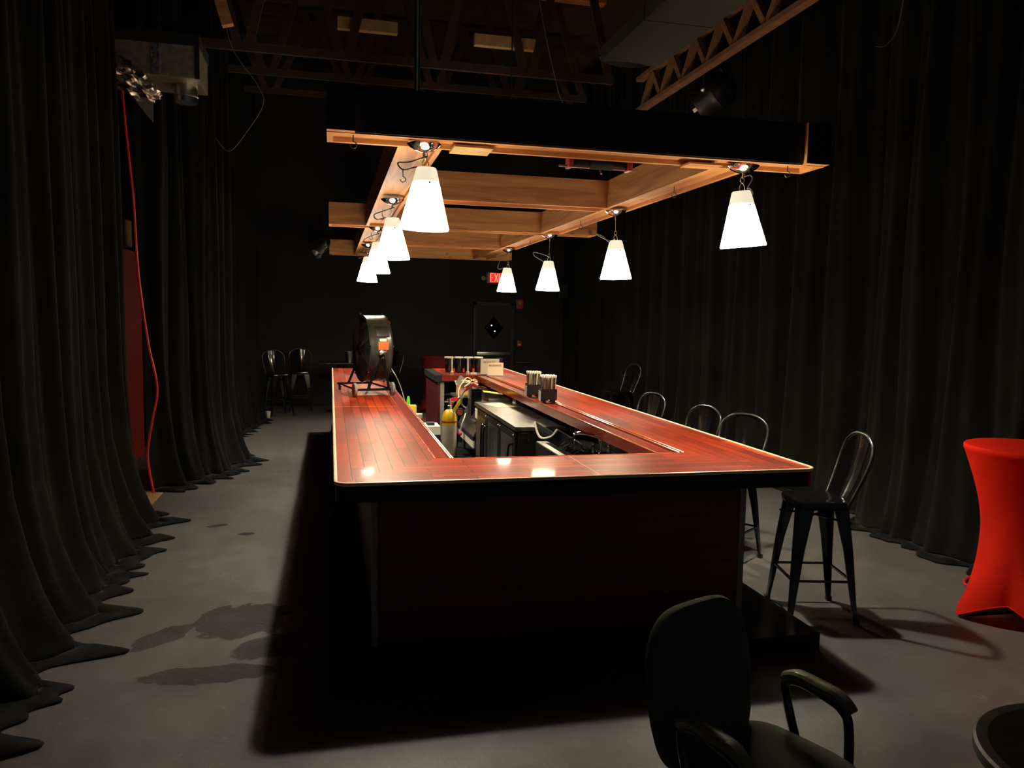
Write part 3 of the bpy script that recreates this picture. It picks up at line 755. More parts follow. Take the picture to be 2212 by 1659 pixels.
# foil wrapped duct poking out from behind the near left curtain
fd = thing('foil_duct', 'foil wrapped square duct poking out above the left curtains', 'duct', (-1.55, 7.75, 3.75))
obj('duct_box', box(-0.55, 0.41, -0.25, 0.30, 0.15, 0.52, bev=0.01), M_ductboard, fd, smooth=False)
obj('mastic_band', box(-0.56, 0.42, -0.257, 0.307, 0.43, 0.53), M_tar, fd, smooth=False, label='black tar band')
obj('mastic_band', box(0.38, 0.418, -0.256, -0.23, 0.15, 0.43), M_tar, fd, smooth=False, label='black tar band')
obj('tape_strip', box(0.02, 0.09, -0.258, -0.25, 0.16, 0.43), M_foil, fd, smooth=False, label='crumpled foil tape')
rnd = random.Random(4)
bm = BM(); bmesh.ops.create_icosphere(bm, subdivisions=4, radius=1.0)
for v in bm.verts:
    k = 1 + 0.22 * (rnd.random() - 0.5) + 0.10 * math.sin(v.co.x * 9 + v.co.z * 7)
    v.co = Vector((v.co.x * 0.24 * k - 0.16, v.co.y * 0.18 * k - 0.26, v.co.z * 0.14 * k + 0.10 - 0.45 * (v.co.x * 0.24)))
obj('foil_elbow', bm, M_foil, fd, smooth=False, label='crumpled foil elbow')
obj('outlet_collar', lathe([(0.100, 0.17), (0.100, 0.09), (0.106, 0.085), (0.106, 0.07), (0.100, 0.065), (0.100, 0.02), (0.092, 0.02), (0.092, 0.17)], 24, Matrix.Translation((0.26, 0.02, -0.02))), M_steel, fd, label='round metal outlet collar')
obj('flap', prism([(-0.24, 0), (-0.02, 0), (-0.02, -0.28)], 0.0, 0.01, mtx=Matrix.Translation((0.04, -0.2, 0.03)) @ Matrix.Rotation(PI / 2, 4, 'X')), M_grey, fd, smooth=False, label='grey triangular flap')

# ------------------------------------------------------------------ back wall
d = struct('door_1', box(2.92, 3.66, 15.64, 15.7, 0.0, 2.06), M_doorbrown, 'dark brown door at the back with a black diamond window')
dc = Vector((3.29, 15.63, 1.60))
w = prism([(-0.2, 0), (0, -0.24), (0.2, 0), (0, 0.24)], 0, 0.012, mtx=Matrix.Translation(dc) @ Matrix.Rotation(PI / 2, 4, 'X'))
obj('window_pane', w, M_glassdark, d, smooth=False)
for q in ((-0.05, 0.05), (0.02, -0.07)): obj('glow_dot', ball(dc + Vector((q[0], -0.01, q[1])), 0.013, n=8), M_spot, d, label='small glowing white dot set on the door window')  # glowing beads put on the pane as two bright dots
o = obj('push_bar', box(2.93, 3.65, 15.57, 15.63, 1.03, 1.10, bev=0.008), M_steel, d)
bm = BM()
for a, b, c2, d2 in ((2.86, 2.92, 0, 2.12), (3.66, 3.72, 0, 2.12), (2.86, 3.72, 2.06, 2.12)): box(a, b, 15.62, 15.7, c2, d2, bm=bm)
obj('door_frame', bm, M_blackwood, d, smooth=False)
es = thing('exit_sign', 'red lit exit sign on the back wall partly behind a lamp', 'sign', (3.36, 15.62, 2.52))
obj('housing', box(-0.23, 0.23, 0.0, 0.08, 0, 0.22, bev=0.006), M_grey, es)
obj('face', box(-0.17, 0.215, -0.006, 0.0, 0.015, 0.205), M_exit, es, smooth=False, label='glowing red face')
ob = BM(); obj_bits = []
def letter_bars(bm, segs, ox):
    for x0, z0, x1, z1 in segs:
        a = Vector((ox + x0, -0.012, 0.025 + z0)); b = Vector((ox + x1, -0.012, 0.025 + z1)); dd = b - a
        box(-0.007, 0.007, -0.004, 0.004, 0, dd.length, mtx=axis_m(a, dd) if abs(dd.z) < 1e-6 else Matrix.Translation(a) @ Matrix.Rotation(math.atan2(dd.x, dd.z), 4, 'Y'), bm=bm)
hgt = 0.17
letter_bars(ob, [(0, 0, 0, hgt), (0, 0, 0.055, 0), (0, hgt / 2, 0.045, hgt / 2), (0, hgt, 0.055, hgt)], -0.155)
letter_bars(ob, [(0, 0, 0.07, hgt), (0.07, 0, 0, hgt)], -0.075)
letter_bars(ob, [(0, 0, 0, hgt)], 0.025)
letter_bars(ob, [(0.035, 0, 0.035, hgt), (0, hgt, 0.07, hgt)], 0.06)
obj('lettering', ob, M_exit_letter, es, smooth=False)
obj('lamp_head', lathe([(0, -0.05), (0.045, -0.05), (0.05, 0.0), (0.03, 0.04), (0, 0.045)], 14, axis_m((-0.30, 0.0, 0.10), (0.3, 1, 0.2))), M_grey, es)
obj('lamp_arm', rod((-0.28, 0.03, 0.1), (-0.22, 0.04, 0.1), 0.016), M_grey, es)
fa = thing('alarm_strobe', 'dark red fire alarm strobe high on the back wall beside the door', 'fire alarm', (3.845, 15.69, 2.0))
obj('base_plate', box(-0.07, 0.07, -0.04, 0, 0, 0.2, bev=0.005), M_alarm, fa)
obj('strobe_lens', box(-0.03, 0.03, -0.075, -0.04, 0.09, 0.17, bev=0.01), M_grey, fa)
fp = thing('alarm_pull_station', 'small red fire alarm pull box low on the back wall', 'fire alarm', (3.845, 15.69, 1.21))
obj('box', box(-0.05, 0.05, -0.05, 0, 0, 0.13, bev=0.005), M_alarm, fp)
obj('handle', box(-0.03, 0.03, -0.062, -0.05, 0.03, 0.06, bev=0.003), M_white, fp)
gr = thing('grab_rail', 'short grey rail on the back wall right of the brown door', 'rail', (3.95, 15.69, 0.88))
obj('bar', rod((-0.17, -0.07, 0.005), (0.17, -0.07, -0.0), 0.018), M_steel, gr)
for x in (-0.15, 0.15): obj('bracket', rod((x, 0, 0), (x, -0.07, 0), 0.010), M_steel, gr)
sp = thing('wall_speaker', 'small black loudspeaker high at the back behind the third right lamp', 'speaker', (4.62, 15.2, 2.22))
obj('cabinet', box(-0.1, 0.1, -0.1, 0.1, 0, 0.3, bev=0.01), M_blackplastic, sp)
obj('grille', box(-0.085, 0.085, -0.108, -0.1, 0.02, 0.28), M_darksteel, sp, smooth=False)
obj('bracket', rod((0, 0.1, 0.15), (0, 0.49, 0.2), 0.015), M_blackplastic, sp)

# ------------------------------------------------------------------ tall metal stools
def make_stool(loc, rz, label):
    t = thing('bar_stool', label, 'bar stool', loc, rz, 'black metal bar stools with hoop backs')
    # local +X is towards the back of the stool
    zs = 0.75; a = 0.165
    prof = []
    bm = BM(); rings = []
    def rr(h, rad, z, n=5):
        out = []
        for cx, cy, s in ((h - rad, h - rad, 0), (-(h - rad), h - rad, PI / 2), (-(h - rad), -(h - rad), PI), (h - rad, -(h - rad), 1.5 * PI)):
            for k in range(n + 1):
                q = s + (PI / 2) * k / n; out.append((cx + rad * math.cos(q), cy + rad * math.sin(q), z))
        return out
    for h, rad, z in ((a + 0.004, 0.05, zs - 0.05), (a + 0.006, 0.05, zs - 0.015), (a, 0.05, zs - 0.003), (a - 0.012, 0.045, zs), (a - 0.035, 0.04, zs - 0.004), (0.03, 0.025, zs - 0.010)):
        rings.append([bm.verts.new(p) for p in rr(h, rad, z)])
    for A, B in zip(rings, rings[1:]):
        n = len(A)
        for k in range(n): bm.faces.new([A[k], A[(k + 1) % n], B[(k + 1) % n], B[k]])
    bm.faces.new(rings[-1])
    obj('seat', bm, M_blackgloss, t)
    top, bot = 0.150, 0.215
    for sx in (1, -1):
        for sy in (1, -1):
            bm = BM(); sec = []
            for z, d, w in ((zs - 0.045, top, 0.088), (0.45, top + (bot - top) * 0.42, 0.058), (0.03, bot - 0.004, 0.026), (0.0, bot, 0.024)):
                o = Vector((sx * d, sy * d, z))
                sec.append([bm.verts.new(o + Vector(v)) for v in ((0, 0, 0), (-sx * w, 0, 0), (-sx * w, -sy * 0.010, 0), (-sx * 0.012, -sy * 0.012, 0), (-sx * 0.010, -sy * w, 0), (0, -sy * w, 0))])
            for A, B in zip(sec, sec[1:]):
                for k in range(6): bm.faces.new([A[k], A[(k + 1) % 6], B[(k + 1) % 6], B[k]])
            bm.faces.new(sec[0]); bm.faces.new(sec[-1][::-1])
            leg = obj('leg', bm, M_blackgloss, t, smooth=False)
            obj('foot_cap', box(-0.016, 0.016, -0.016, 0.016, 0.0, 0.03, mtx=Matrix.Translation((sx * (bot - 0.010), sy * (bot - 0.010), 0))), M_blackplastic, leg, smooth=False)
    bm = BM()
    k = top + (bot - top) * (zs - 0.045 - 0.26) / (zs - 0.045) - 0.008
    for p, q in (((k, k), (-k, k)), ((-k, k), (-k, -k)), ((-k, -k), (k, -k)), ((k, -k), (k, k))): box(-0.008, 0.008, -0.006, 0.006, 0, (Vector(q) - Vector(p)).length, mtx=axis_m((p[0], p[1], 0.26), (q[0] - p[0], q[1] - p[1], 0)), bm=bm)
    obj('footrest', bm, M_blackgloss, t, smooth=False)
    bm = BM(); k2 = top + 0.014
    tube([(k2, k2, 0.62), (0, 0, 0.635), (-k2, -k2, 0.62)], 0.007, 6, bm); tube([(-k2, k2, 0.62), (0, 0, 0.635), (k2, -k2, 0.62)], 0.007, 6, bm)
    obj('cross_brace', bm, M_blackgloss, t)
    hp = [(a - 0.03, 0.168, zs - 0.03), (a + 0.015, 0.185, zs + 0.08), (a + 0.07, 0.205, zs + 0.24), (a + 0.095, 0.185, zs + 0.335), (a + 0.105, 0.10, zs + 0.393), (a + 0.108, 0, zs + 0.405)]
    pts = hp + [(x, -y, z) for x, y, z in hp[-2::-1]]
    obj('back_hoop', tube(smooth_path(pts, 6), 0.0115, 10), M_gunmetal, t)
    bm = BM(); V = []
    for i in range(7):
        f = i / 6; z = zs + 0.0 + f * 0.395; x = a + 0.0 + 0.108 * f - 0.004 + 0.02 * math.sin(PI * f)
        w = 0.055 + 0.035 * f
        V.append([(bm.verts.new((x + 0.012 * abs(u) ** 2, w * u, z)), bm.verts.new((x + 0.004 + 0.012 * abs(u) ** 2, w * u, z))) for u in (-1, -0.5, 0, 0.5, 1)])
    for A, B in zip(V, V[1:]):
        for k in range(4):
            bm.faces.new([A[k][0], A[k + 1][0], B[k + 1][0], B[k][0]]); bm.faces.new([A[k][1], B[k][1], B[k + 1][1], A[k + 1][1]])
        for k in (0, 4): bm.faces.new([A[k][0], B[k][0], B[k][1], A[k][1]])
    for R in (V[0], V[-1]):
        for k in range(4): bm.faces.new([R[k][0], R[k][1], R[k + 1][1], R[k + 1][0]])
    sp_ = obj('splat', bm, M_blackgloss, t)
    obj('hand_hole', tube([(a + 0.098, 0.028 * math.cos(2 * PI * i / 12), zs + 0.31 + 0.012 * math.sin(2 * PI * i / 12)) for i in range(12)], 0.004, 6, closed=True), M_blackgloss, sp_)
    return t
def ang(dx, dy): return math.atan2(dy, dx)
st0 = make_stool((2.98, 4.20, 0), ang(0.97, -0.23), 'black metal bar stool standing clear at the front right corner of the bar')
dup(st0, (2.99, 5.30, 0), ang(0.72, 0.52), 'black metal bar stool turned askew, second along the right counter').scale = (0.96,) * 3
dup(st0, (2.95, 6.02, 0), ang(0.92, 0.30), 'black metal bar stool third along the right counter, behind the askew one').scale = (0.95,) * 3
dup(st0, (2.95, 7.14, 0), ang(0.92, 0.30), 'black metal bar stool fourth and last showing above the right counter').scale = (0.95,) * 3
dup(st0, (-0.92, 14.30, 0), ang(-0.4, 0.9), 'dark bar stool at the back left beside the last curtain')
dup(st0, (-0.56, 14.95, 0), ang(-0.05, 1.0), 'dark bar stool at the back left with a pale foot, near the dark table')
dup(st0, (4.25, 10.9, 0), ang(1.0, 0.2), 'dark bar stool far off on the right beyond the bar, beside the long curtain')
dup(st0, (1.05, 14.6, 0), ang(0.5, 0.9), 'dark bar stool at the back between the fan and the dark red table')

# ------------------------------------------------------------------ tables
def stretch_table(label, loc, feet0, r_top, h, m, r_mid, r_foot):
    t = thing('cocktail_table', label, 'table', loc)
    bm = BM(); n = 96; rings = []
    prof = [(0.0, 'top0'), (0.9, 'top1')]
    c = bm.verts.new((0, 0, h)); rings.append([c])
    def ring(f):
        out = []
        for k in range(n):
            th = 2 * PI * k / n; r, z = f(th); out.append(bm.verts.new((r * math.cos(th), r * math.sin(th), z)))
        rings.append(out)
    ring(lambda th: (r_top * 0.9, h)); ring(lambda th: (r_top - 0.006, h)); ring(lambda th: (r_top, h - 0.008)); ring(lambda th: (r_top, h - 0.03)); ring(lambda th: (r_top - 0.006, h - 0.04))
    def foot(th):
        a = (th - feet0) / (PI / 2); a = abs(a - round(a)) * 2          # 0 at a foot, 1 midway
        return a
    for i in range(1, 25):
        f = i / 24
        def g(th, f=f):
            a = foot(th); z0 = 0.012 + 0.13 * (1 - (1 - a) ** 1.6)
            z = (h - 0.04) * (1 - f) + z0 * f
            waist = r_mid + (r_top - 0.006 - r_mid) * (1 - math.sin(min(1.0, f / 0.55) * PI / 2)) if f < 0.55 else None
            if waist is None:
                g2 = (f - 0.55) / 0.45
                rf = r_foot * (1 - a) ** 1.15 + (r_mid + 0.005) * (1 - (1 - a) ** 1.15)
                waist = r_mid + (rf - r_mid) * g2 ** 1.7
            return waist, z
        ring(g)
    for A, B in zip(rings, rings[1:]):
        for k in range(n):
            k2 = (k + 1) % n
            if len(A) == 1: bm.faces.new([A[0], B[k], B[k2]])
            else: bm.faces.new([A[k], B[k], B[k2], A[k2]])
    cl = obj('stretch_cover', bm, m, t)
    obj('hem', tube([(g_[0], g_[1], g_[2]) for g_ in [(lambda th: ((r_foot * (1 - foot(th)) ** 1.15 + (r_mid + 0.005) * (1 - (1 - foot(th)) ** 1.15)) * math.cos(th), (r_foot * (1 - foot(th)) ** 1.15 + (r_mid + 0.005) * (1 - (1 - foot(th)) ** 1.15)) * math.sin(th), 0.012 + 0.13 * (1 - (1 - foot(th)) ** 1.6)))(2 * PI * k / 96) for k in range(96)]], 0.005, 6, closed=True), m, t)
    obj('pole', rod((0, 0, 0.05), (0, 0, h - 0.03), 0.03), M_black, t)
    bm = BM()
    for k in range(4):
        a = feet0 + k * PI / 2
        tube([(0, 0, 0.06), ((r_foot - 0.04) * math.cos(a), (r_foot - 0.04) * math.sin(a), 0.02)], 0.018, 8, bm)
    obj('foot_cross', bm, M_black, t)
    return t
stretch_table('bright red cloth covered cocktail table at the right edge in front of the curtain', (4.225, 3.83, 0), math.atan2(0.11, -0.365), 0.37, 1.1, M_redcloth, 0.245, 0.385)
stretch_table('dark red cloth covered cocktail table far back beyond the bar end', (1.97, 14.5, 0), math.atan2(-0.7, 0.2), 0.33, 1.08, M_darkredcloth, 0.24, 0.40)

bt = thing('round_table', 'round black table cut off by the bottom right corner', 'table', (1.955, 1.44, 0))
obj('tabletop', lathe([(0, 0.70), (0.30, 0.70), (0.322, 0.71), (0.33, 0.722), (0.33, 0.735), (0.325, 0.74), (0.295, 0.74), (0, 0.739)], 64), M_blackplastic, bt)
obj('edge_band', lathe([(0.298, 0.7402), (0.325, 0.7404), (0.332, 0.734), (0.332, 0.708), (0.326, 0.704)], 64), mat('worn_black_edge', lin(78, 76, 66), 0.4), bt, label='worn greyish rim')
obj('pedestal', lathe([(0.035, 0.04), (0.035, 0.68), (0.09, 0.70), (0, 0.70)], 20), M_blackgloss, bt)
obj('base', lathe([(0, 0), (0.24, 0), (0.24, 0.012), (0.05, 0.04), (0, 0.045)], 32), M_blackgloss, bt)
hb = thing('high_table', 'dark high table at the back left with a metal cup on it', 'table', (0.14, 14.75, 0))
obj('tabletop', box(-0.36, 0.36, -0.3, 0.3, 0.90, 0.93, bev=0.004), M_blackplastic, hb)
obj('pedestal', rod((0, 0, 0.03), (0, 0, 0.9), 0.035), M_black, hb)
obj('base', lathe([(0, 0), (0.24, 0), (0.24, 0.015), (0.05, 0.04), (0, 0.045)], 24), M_black, hb)
cp = tag(obj('metal_cup', lathe([(0, 0.0), (0.062, 0.0), (0.085, 0.20), (0.081, 0.20), (0.059, 0.008), (0, 0.008)], 24), M_steel, loc=(0.335, 14.65, 0.931)), 'shiny metal cup standing on the dark high table at the back left', 'cup')

# ------------------------------------------------------------------ armchair in the foreground
def make_chair():
    fx, fy = 0.395, -0.919
    t = thing('armchair', 'black fabric armchair with curved arms in the foreground', 'armchair', (1.325, 2.035, 0), math.atan2(fy, fx) + PI / 2)
    # local -Y is forward
    def pad(w, d, h, z, crown, shape, yc=0):
        bm = BM(); n = 40; rings = []
        def ringf(s, zz, dome):
            out = []
            for k in range(n):
                a = 2 * PI * k / n; ca, sa = math.cos(a), math.sin(a)
                e = 0.52; x = w * s * math.copysign(abs(ca) ** e, ca); y = d * s * math.copysign(abs(sa) ** e, sa) + yc
                out.append(bm.verts.new((x * shape(y), y, zz + dome * (1 - (s) ** 2))))
            rings.append(out)
        ringf(0.90, z, 0); ringf(0.985, z + h * 0.25, 0); ringf(1.0, z + h * 0.55, 0); ringf(0.975, z + h * 0.85, 0)
        ringf(0.90, z + h, crown * 0.3)
        for s in (0.7, 0.45, 0.2): ringf(s, z + h, crown)
        for A, B in zip(rings, rings[1:]):
            for k in range(n): bm.faces.new([A[k], A[(k + 1) % n], B[(k + 1) % n], B[k]])
        bm.faces.new(rings[0][::-1]); bm.faces.new(rings[-1])
        return bm
    obj('seat', pad(0.245, 0.235, 0.075, 0.40, 0.02, lambda y: 1.0 + 0.10 * (-y)), M_fabric, t)
    bk = pad(0.245, 0.265, 0.055, 0.0, 0.02, lambda y: (1.0 - 0.13 * (max(0, (y - 0.02)) / 0.24) ** 2) * (1 - 0.10 * max(0, -y) / 0.26))
    mm = Matrix.Translation((-0.055, 0.255, 0.660)) @ Matrix.Rotation(-0.16, 4, 'X') @ Matrix.Rotation(PI / 2, 4, 'X')
    bk.transform(mm)
    b = obj('backrest', bk, M_fabric, t)
    sh = pad(0.225, 0.245, 0.014, -0.012, 0.0, lambda y: (1.0 - 0.13 * (max(0, (y - 0.02)) / 0.24) ** 2) * (1 - 0.10 * max(0, -y) / 0.26)); sh.transform(mm)
    obj('back_shell', sh, M_blackplastic, b)
    for s in (-1, 1):
        x = s * 0.268
        fr = smooth_path([(x, -0.10, 0.0), (x, -0.115, 0.30), (x, -0.11, 0.54), (x, -0.085, 0.60), (x, -0.02, 0.622), (x, 0.08, 0.632), (x, 0.125, 0.60), (x, 0.10, 0.50), (x, 0.05, 0.36), (x, 0.02, 0.26)], 6)
        bm = tube(fr, 0.016, 10)
        obj('arm_frame', bm, M_blackgloss, t)
        # arm pad follows the top of the frame and droops at the front
        P = smooth_path([(x, 0.13, 0.628), (x, 0.08, 0.652), (x, 0.0, 0.648), (x, -0.06, 0.643), (x, -0.095, 0.628), (x, -0.12, 0.605)], 6)
        bm = BM(); rings = []
        for i, p in enumerate(P):
            tg = (P[min(i + 1, len(P) - 1)] - P[max(i - 1, 0)]).normalized(); up = Vector((1, 0, 0)).cross(tg); up = up if up.z > 0 else -up
            f = i / (len(P) - 1); w = 0.027 * (0.75 + 0.25 * math.sin(PI * min(1, f * 1.2))); h = 0.016 if 0 < i < len(P) - 1 else 0.009
            rings.append([bm.verts.new(p + Vector((w * cx_, 0, 0)) + up * (h * cz_)) for cx_, cz_ in ((-1, -0.6), (-1, 0.5), (-0.7, 1), (0, 1.15), (0.7, 1), (1, 0.5), (1, -0.6), (0.6, -1), (-0.6, -1))])
        for A, B in zip(rings, rings[1:]):
            for k in range(9): bm.faces.new([A[k], A[(k + 1) % 9], B[(k + 1) % 9], B[k]])
        bm.faces.new(rings[0][::-1]); bm.faces.new(rings[-1])
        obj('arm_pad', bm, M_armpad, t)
        obj('leg', tube(smooth_path([(x, 0.02, 0.27), (x, 0.10, 0.2), (x, 0.20, 0.10), (x, 0.26, 0.0)], 5), 0.016, 10), M_blackgloss, t)
        sx = s * 0.15
        obj('back_upright', tube(smooth_path([(sx, 0.262, 0.54), (sx, 0.245, 0.48), (sx, 0.215, 0.40), (sx, 0.15, 0.36), (sx, 0.02, 0.372)], 6), [0.015] * 25, 10), M_blackgloss, t)
    bm = BM()
    for y in (-0.12, 0.06): rod((-0.268, y, 0.385), (0.268, y, 0.385), 0.012, 8, bm)
    obj('seat_frame', bm, M_blackgloss, t)
make_chair()

# ------------------------------------------------------------------ drum fan on the left counter
def drum_fan():
    ax = Vector((-0.975, -0.222, 0)).normalized()       # the grille faces this way
    t = thing('drum_fan', 'large black steel drum fan standing on the left counter', 'fan', (0.44, 8.22, HC + 0.001), 0)
    ctr = Vector((-0.015, 0.03, 0.47)); R = 0.345; D = 0.118
    m = axis_m(ctr, ax)
    obj('drum', lathe([(R - 0.012, -D), (R + 0.006, -D - 0.004), (R + 0.010, -D + 0.004), (R + 0.002, -D + 0.014), (R, -D * 0.3), (R, D * 0.3), (R + 0.002, D - 0.014), (R + 0.010, D - 0.004), (R + 0.006, D + 0.004), (R - 0.012, D), (R - 0.012, -D)], 64, m), M_darksteel, t)
    for s in (1, -1):
        bm = BM()
        for i in range(22):
            r = 0.07 + (R - 0.075) * i / 21; z = s * (D + 0.022 * (1 - (r / R) ** 2))
            tube([m @ Vector((r * math.cos(2 * PI * k / 48), r * math.sin(2 * PI * k / 48), z)) for k in range(48)], 0.0016, 4, bm, closed=True)
        for k in range(8):
            a = 2 * PI * k / 8 + 0.3
            tube([m @ Vector((q * math.cos(a), q * math.sin(a), s * (D + 0.024 * (1 - (q / R) ** 2)))) for q in (0.05, 0.15, 0.25, R)], 0.003, 5, bm)
        g = obj('grille', bm, M_darksteel, t)
        obj('hub_plate', lathe([(0, 0.03), (0.05, 0.028), (0.07, 0.02), (0.07, 0.012), (0, 0.012)], 24, m @ Matrix.Diagonal((1, 1, s, 1)) @ Matrix.Translation((0, 0, D))), M_darksteel, g)
        bm = BM()
        for k in range(8):
            a = 2 * PI * k / 8 + 0.1
            ball(m @ Vector(((R + 0.012) * math.cos(a), (R + 0.012) * math.sin(a), s * D)), 0.011, bm, n=8)
        obj('grille_clip', bm, M_chrome, t)
    # blades behind the grille
    for k in range(3):
        a = 2 * PI * k / 3
        bm = BM(); V = []
        for i in range(5):
            q = 0.06 + 0.235 * i / 4; w = 0.05 + 0.08 * i / 4
            pa = m @ Matrix.Rotation(a, 4, 'Z') @ Vector((q, -w, -0.05)); pb = m @ Matrix.Rotation(a, 4, 'Z') @ Vector((q, w, 0.05))
            V.append((bm.verts.new(pa), bm.verts.new(pb), bm.verts.new(pb + ax * 0.003), bm.verts.new(pa + ax * 0.003)))
        for A, B in zip(V, V[1:]):
            for k2 in range(4): bm.faces.new([A[k2], A[(k2 + 1) % 4], B[(k2 + 1) % 4], B[k2]])
        bm.faces.new(V[0]); bm.faces.new(V[-1][::-1])
        obj('blade', bm, M_blackplastic, t, smooth=False)
    obj('motor', lathe([(0, -0.10), (0.07, -0.09), (0.075, 0.06), (0.055, 0.08), (0, 0.08)], 20, m), M_blackplastic, t)
    # side facing the viewer: handle plate, stickers, pivot
    side = Vector((ax.y, -ax.x, 0)); side = side if side.y < 0 else -side
    def wrap_panel(a0, a1, w, off, bm=None):      # patch bent round the drum, a measured from straight up towards the viewer
        bm = bm or BM(); n = 6; rows = []
        for i in range(n + 1):
            a = a0 + (a1 - a0) * i / n; dr = side * math.sin(a) + Vector((0, 0, 1)) * math.cos(a)
            rows.append([bm.verts.new(ctr + dr * (R + off) + ax * q) for q in (w[0], w[1])] + [bm.verts.new(ctr + dr * (R - 0.003) + ax * q) for q in (w[1], w[0])])
        for A, B in zip(rows, rows[1:]):
            for k in range(4): bm.faces.new([A[k], A[(k + 1) % 4], B[(k + 1) % 4], B[k]])
        bm.faces.new(rows[0][::-1]); bm.faces.new(rows[-1])
        return bm
    D2 = math.radians
    obj('handle_plate', wrap_panel(D2(48), D2(68), (-0.09, 0.05), 0.012), M_blackplastic, t)
    obj('sticker', wrap_panel(D2(71), D2(76), (-0.055, 0.015), 0.003), M_white, t, label='small cream sticker')
    obj('sticker', wrap_panel(D2(77), D2(90), (-0.075, 0.03), 0.003), M_orange, t, label='orange warning sticker')
    for s in (1, -1):
        pv = ctr + side * s * (R + 0.02) + Vector((0, 0, -0.03))
        kn = obj('pivot_knob', lathe([(0, 0.055), (0.012, 0.055), (0.014, 0.03), (0.03, 0.025), (0.03, 0.0), (0, 0.0)], 14, axis_m(pv - side * s * 0.02, side * s)), M_steel, t)
        if s == 1: obj('wing', box(-0.04, 0.04, -0.008, 0.008, 0.04, 0.052, bev=0.003, mtx=axis_m(pv, side * s) @ Matrix.Rotation(0.5, 4, 'Z')), M_steel, kn)
        bm = BM()
        for q in (0.155, -0.065):
            foot = Vector((pv.x, pv.y, 0.07)) + side * s * 0.03 + ax * q
            tube(smooth_path([pv, pv + side * s * 0.025 + Vector((0, 0, -0.06)) + ax * q * 0.1, (pv + foot) / 2 + side * s * 0.01, foot], 5), 0.014, 8, bm)
        obj('leg', bm, M_blackgloss, t)
    bm = BM(); y0 = -0.20; y1 = 0.36
    base = lambda q, s: Vector((ctr.x, ctr.y, 0.07)) + side * (R + 0.05) * s + ax * q
    for s in (1, -1): rod(base(0.27, s), base(-0.09, s), 0.013, 8, bm)
    for q in (0.27, -0.09): rod(base(q, 1), base(q, -1), 0.011, 8, bm)
    obj('base_frame', bm, M_blackgloss, t)
    obj('axle', rod(base(0.30, 1), base(-0.115, 1), 0.008, 8), M_steel, t)
    for q in (0.29, -0.10):
        c = base(q, 1); c.z = 0.072
        w = obj('wheel', lathe([(0, -0.016), (0.055, -0.016), (0.07, -0.012), (0.072, 0), (0.07, 0.012), (0.055, 0.016), (0, 0.016)], 24, axis_m(c, ax)), M_rubber, t)
    for q in (0.25, -0.08):
        c = base(q, -1); obj('foot_pad', rod((c.x, c.y, 0.0), (c.x, c.y, 0.07), 0.016), M_blackplastic, t)
    obj('cord', tube(smooth_path([ctr + Vector((0.15, 0.30, 0.05)), ctr + Vector((0.21, 0.33, -0.2)), (0.25, 0.2, 0.16), (0.30, 0.1, 0.03), (0.34, -0.02, -0.15), (0.36, -0.02, -0.3)], 8), 0.006, 6), M_grey, t)
drum_fan()

# ------------------------------------------------------------------ straw caddies, signs and canisters on the counters
def caddy(label, loc, rz):
    t = thing('bar_caddy', label, 'bar caddy', loc, rz, 'black bar caddies')
    w, d, h = 0.075, 0.085, 0.135
    bm = BM()
    box(-w, w, -d, -d + 0.006, 0.03, h, bm=bm); box(-w, w, d - 0.006, d, 0.03, h, bm=bm)
    box(-w, -w + 0.006, -d, d, 0.03, h * 0.93, bm=bm); box(w - 0.006, w, -d, d, 0.03, h * 0.93, bm=bm); box(-w, w, -d, d, 0.03, 0.036, bm=bm)
    obj('tray', bm, M_blackplastic, t, smooth=False)
    bm = BM()
    for x in (-0.045, 0.045):
        for y in (-0.06, 0.06): box(x - 0.018, x + 0.018, y - 0.012, y + 0.012, 0, 0.03, bm=bm)
    obj('foot', bm, M_blackplastic, t, smooth=False)
    obj('divider', box(-w, w, -0.003, 0.003, 0.036, h * 0.9), M_blackplastic, t, smooth=False)
    return t
cad = [('nearer', (2.075, 7.22, HC + 0.002), -0.12), ('farther', (2.060, 7.72, HC + 0.002), -0.10)]
sm_ = rod((0, 0, 0), (0, 0, 0.225), 0.0052, 6)
straw0 = None
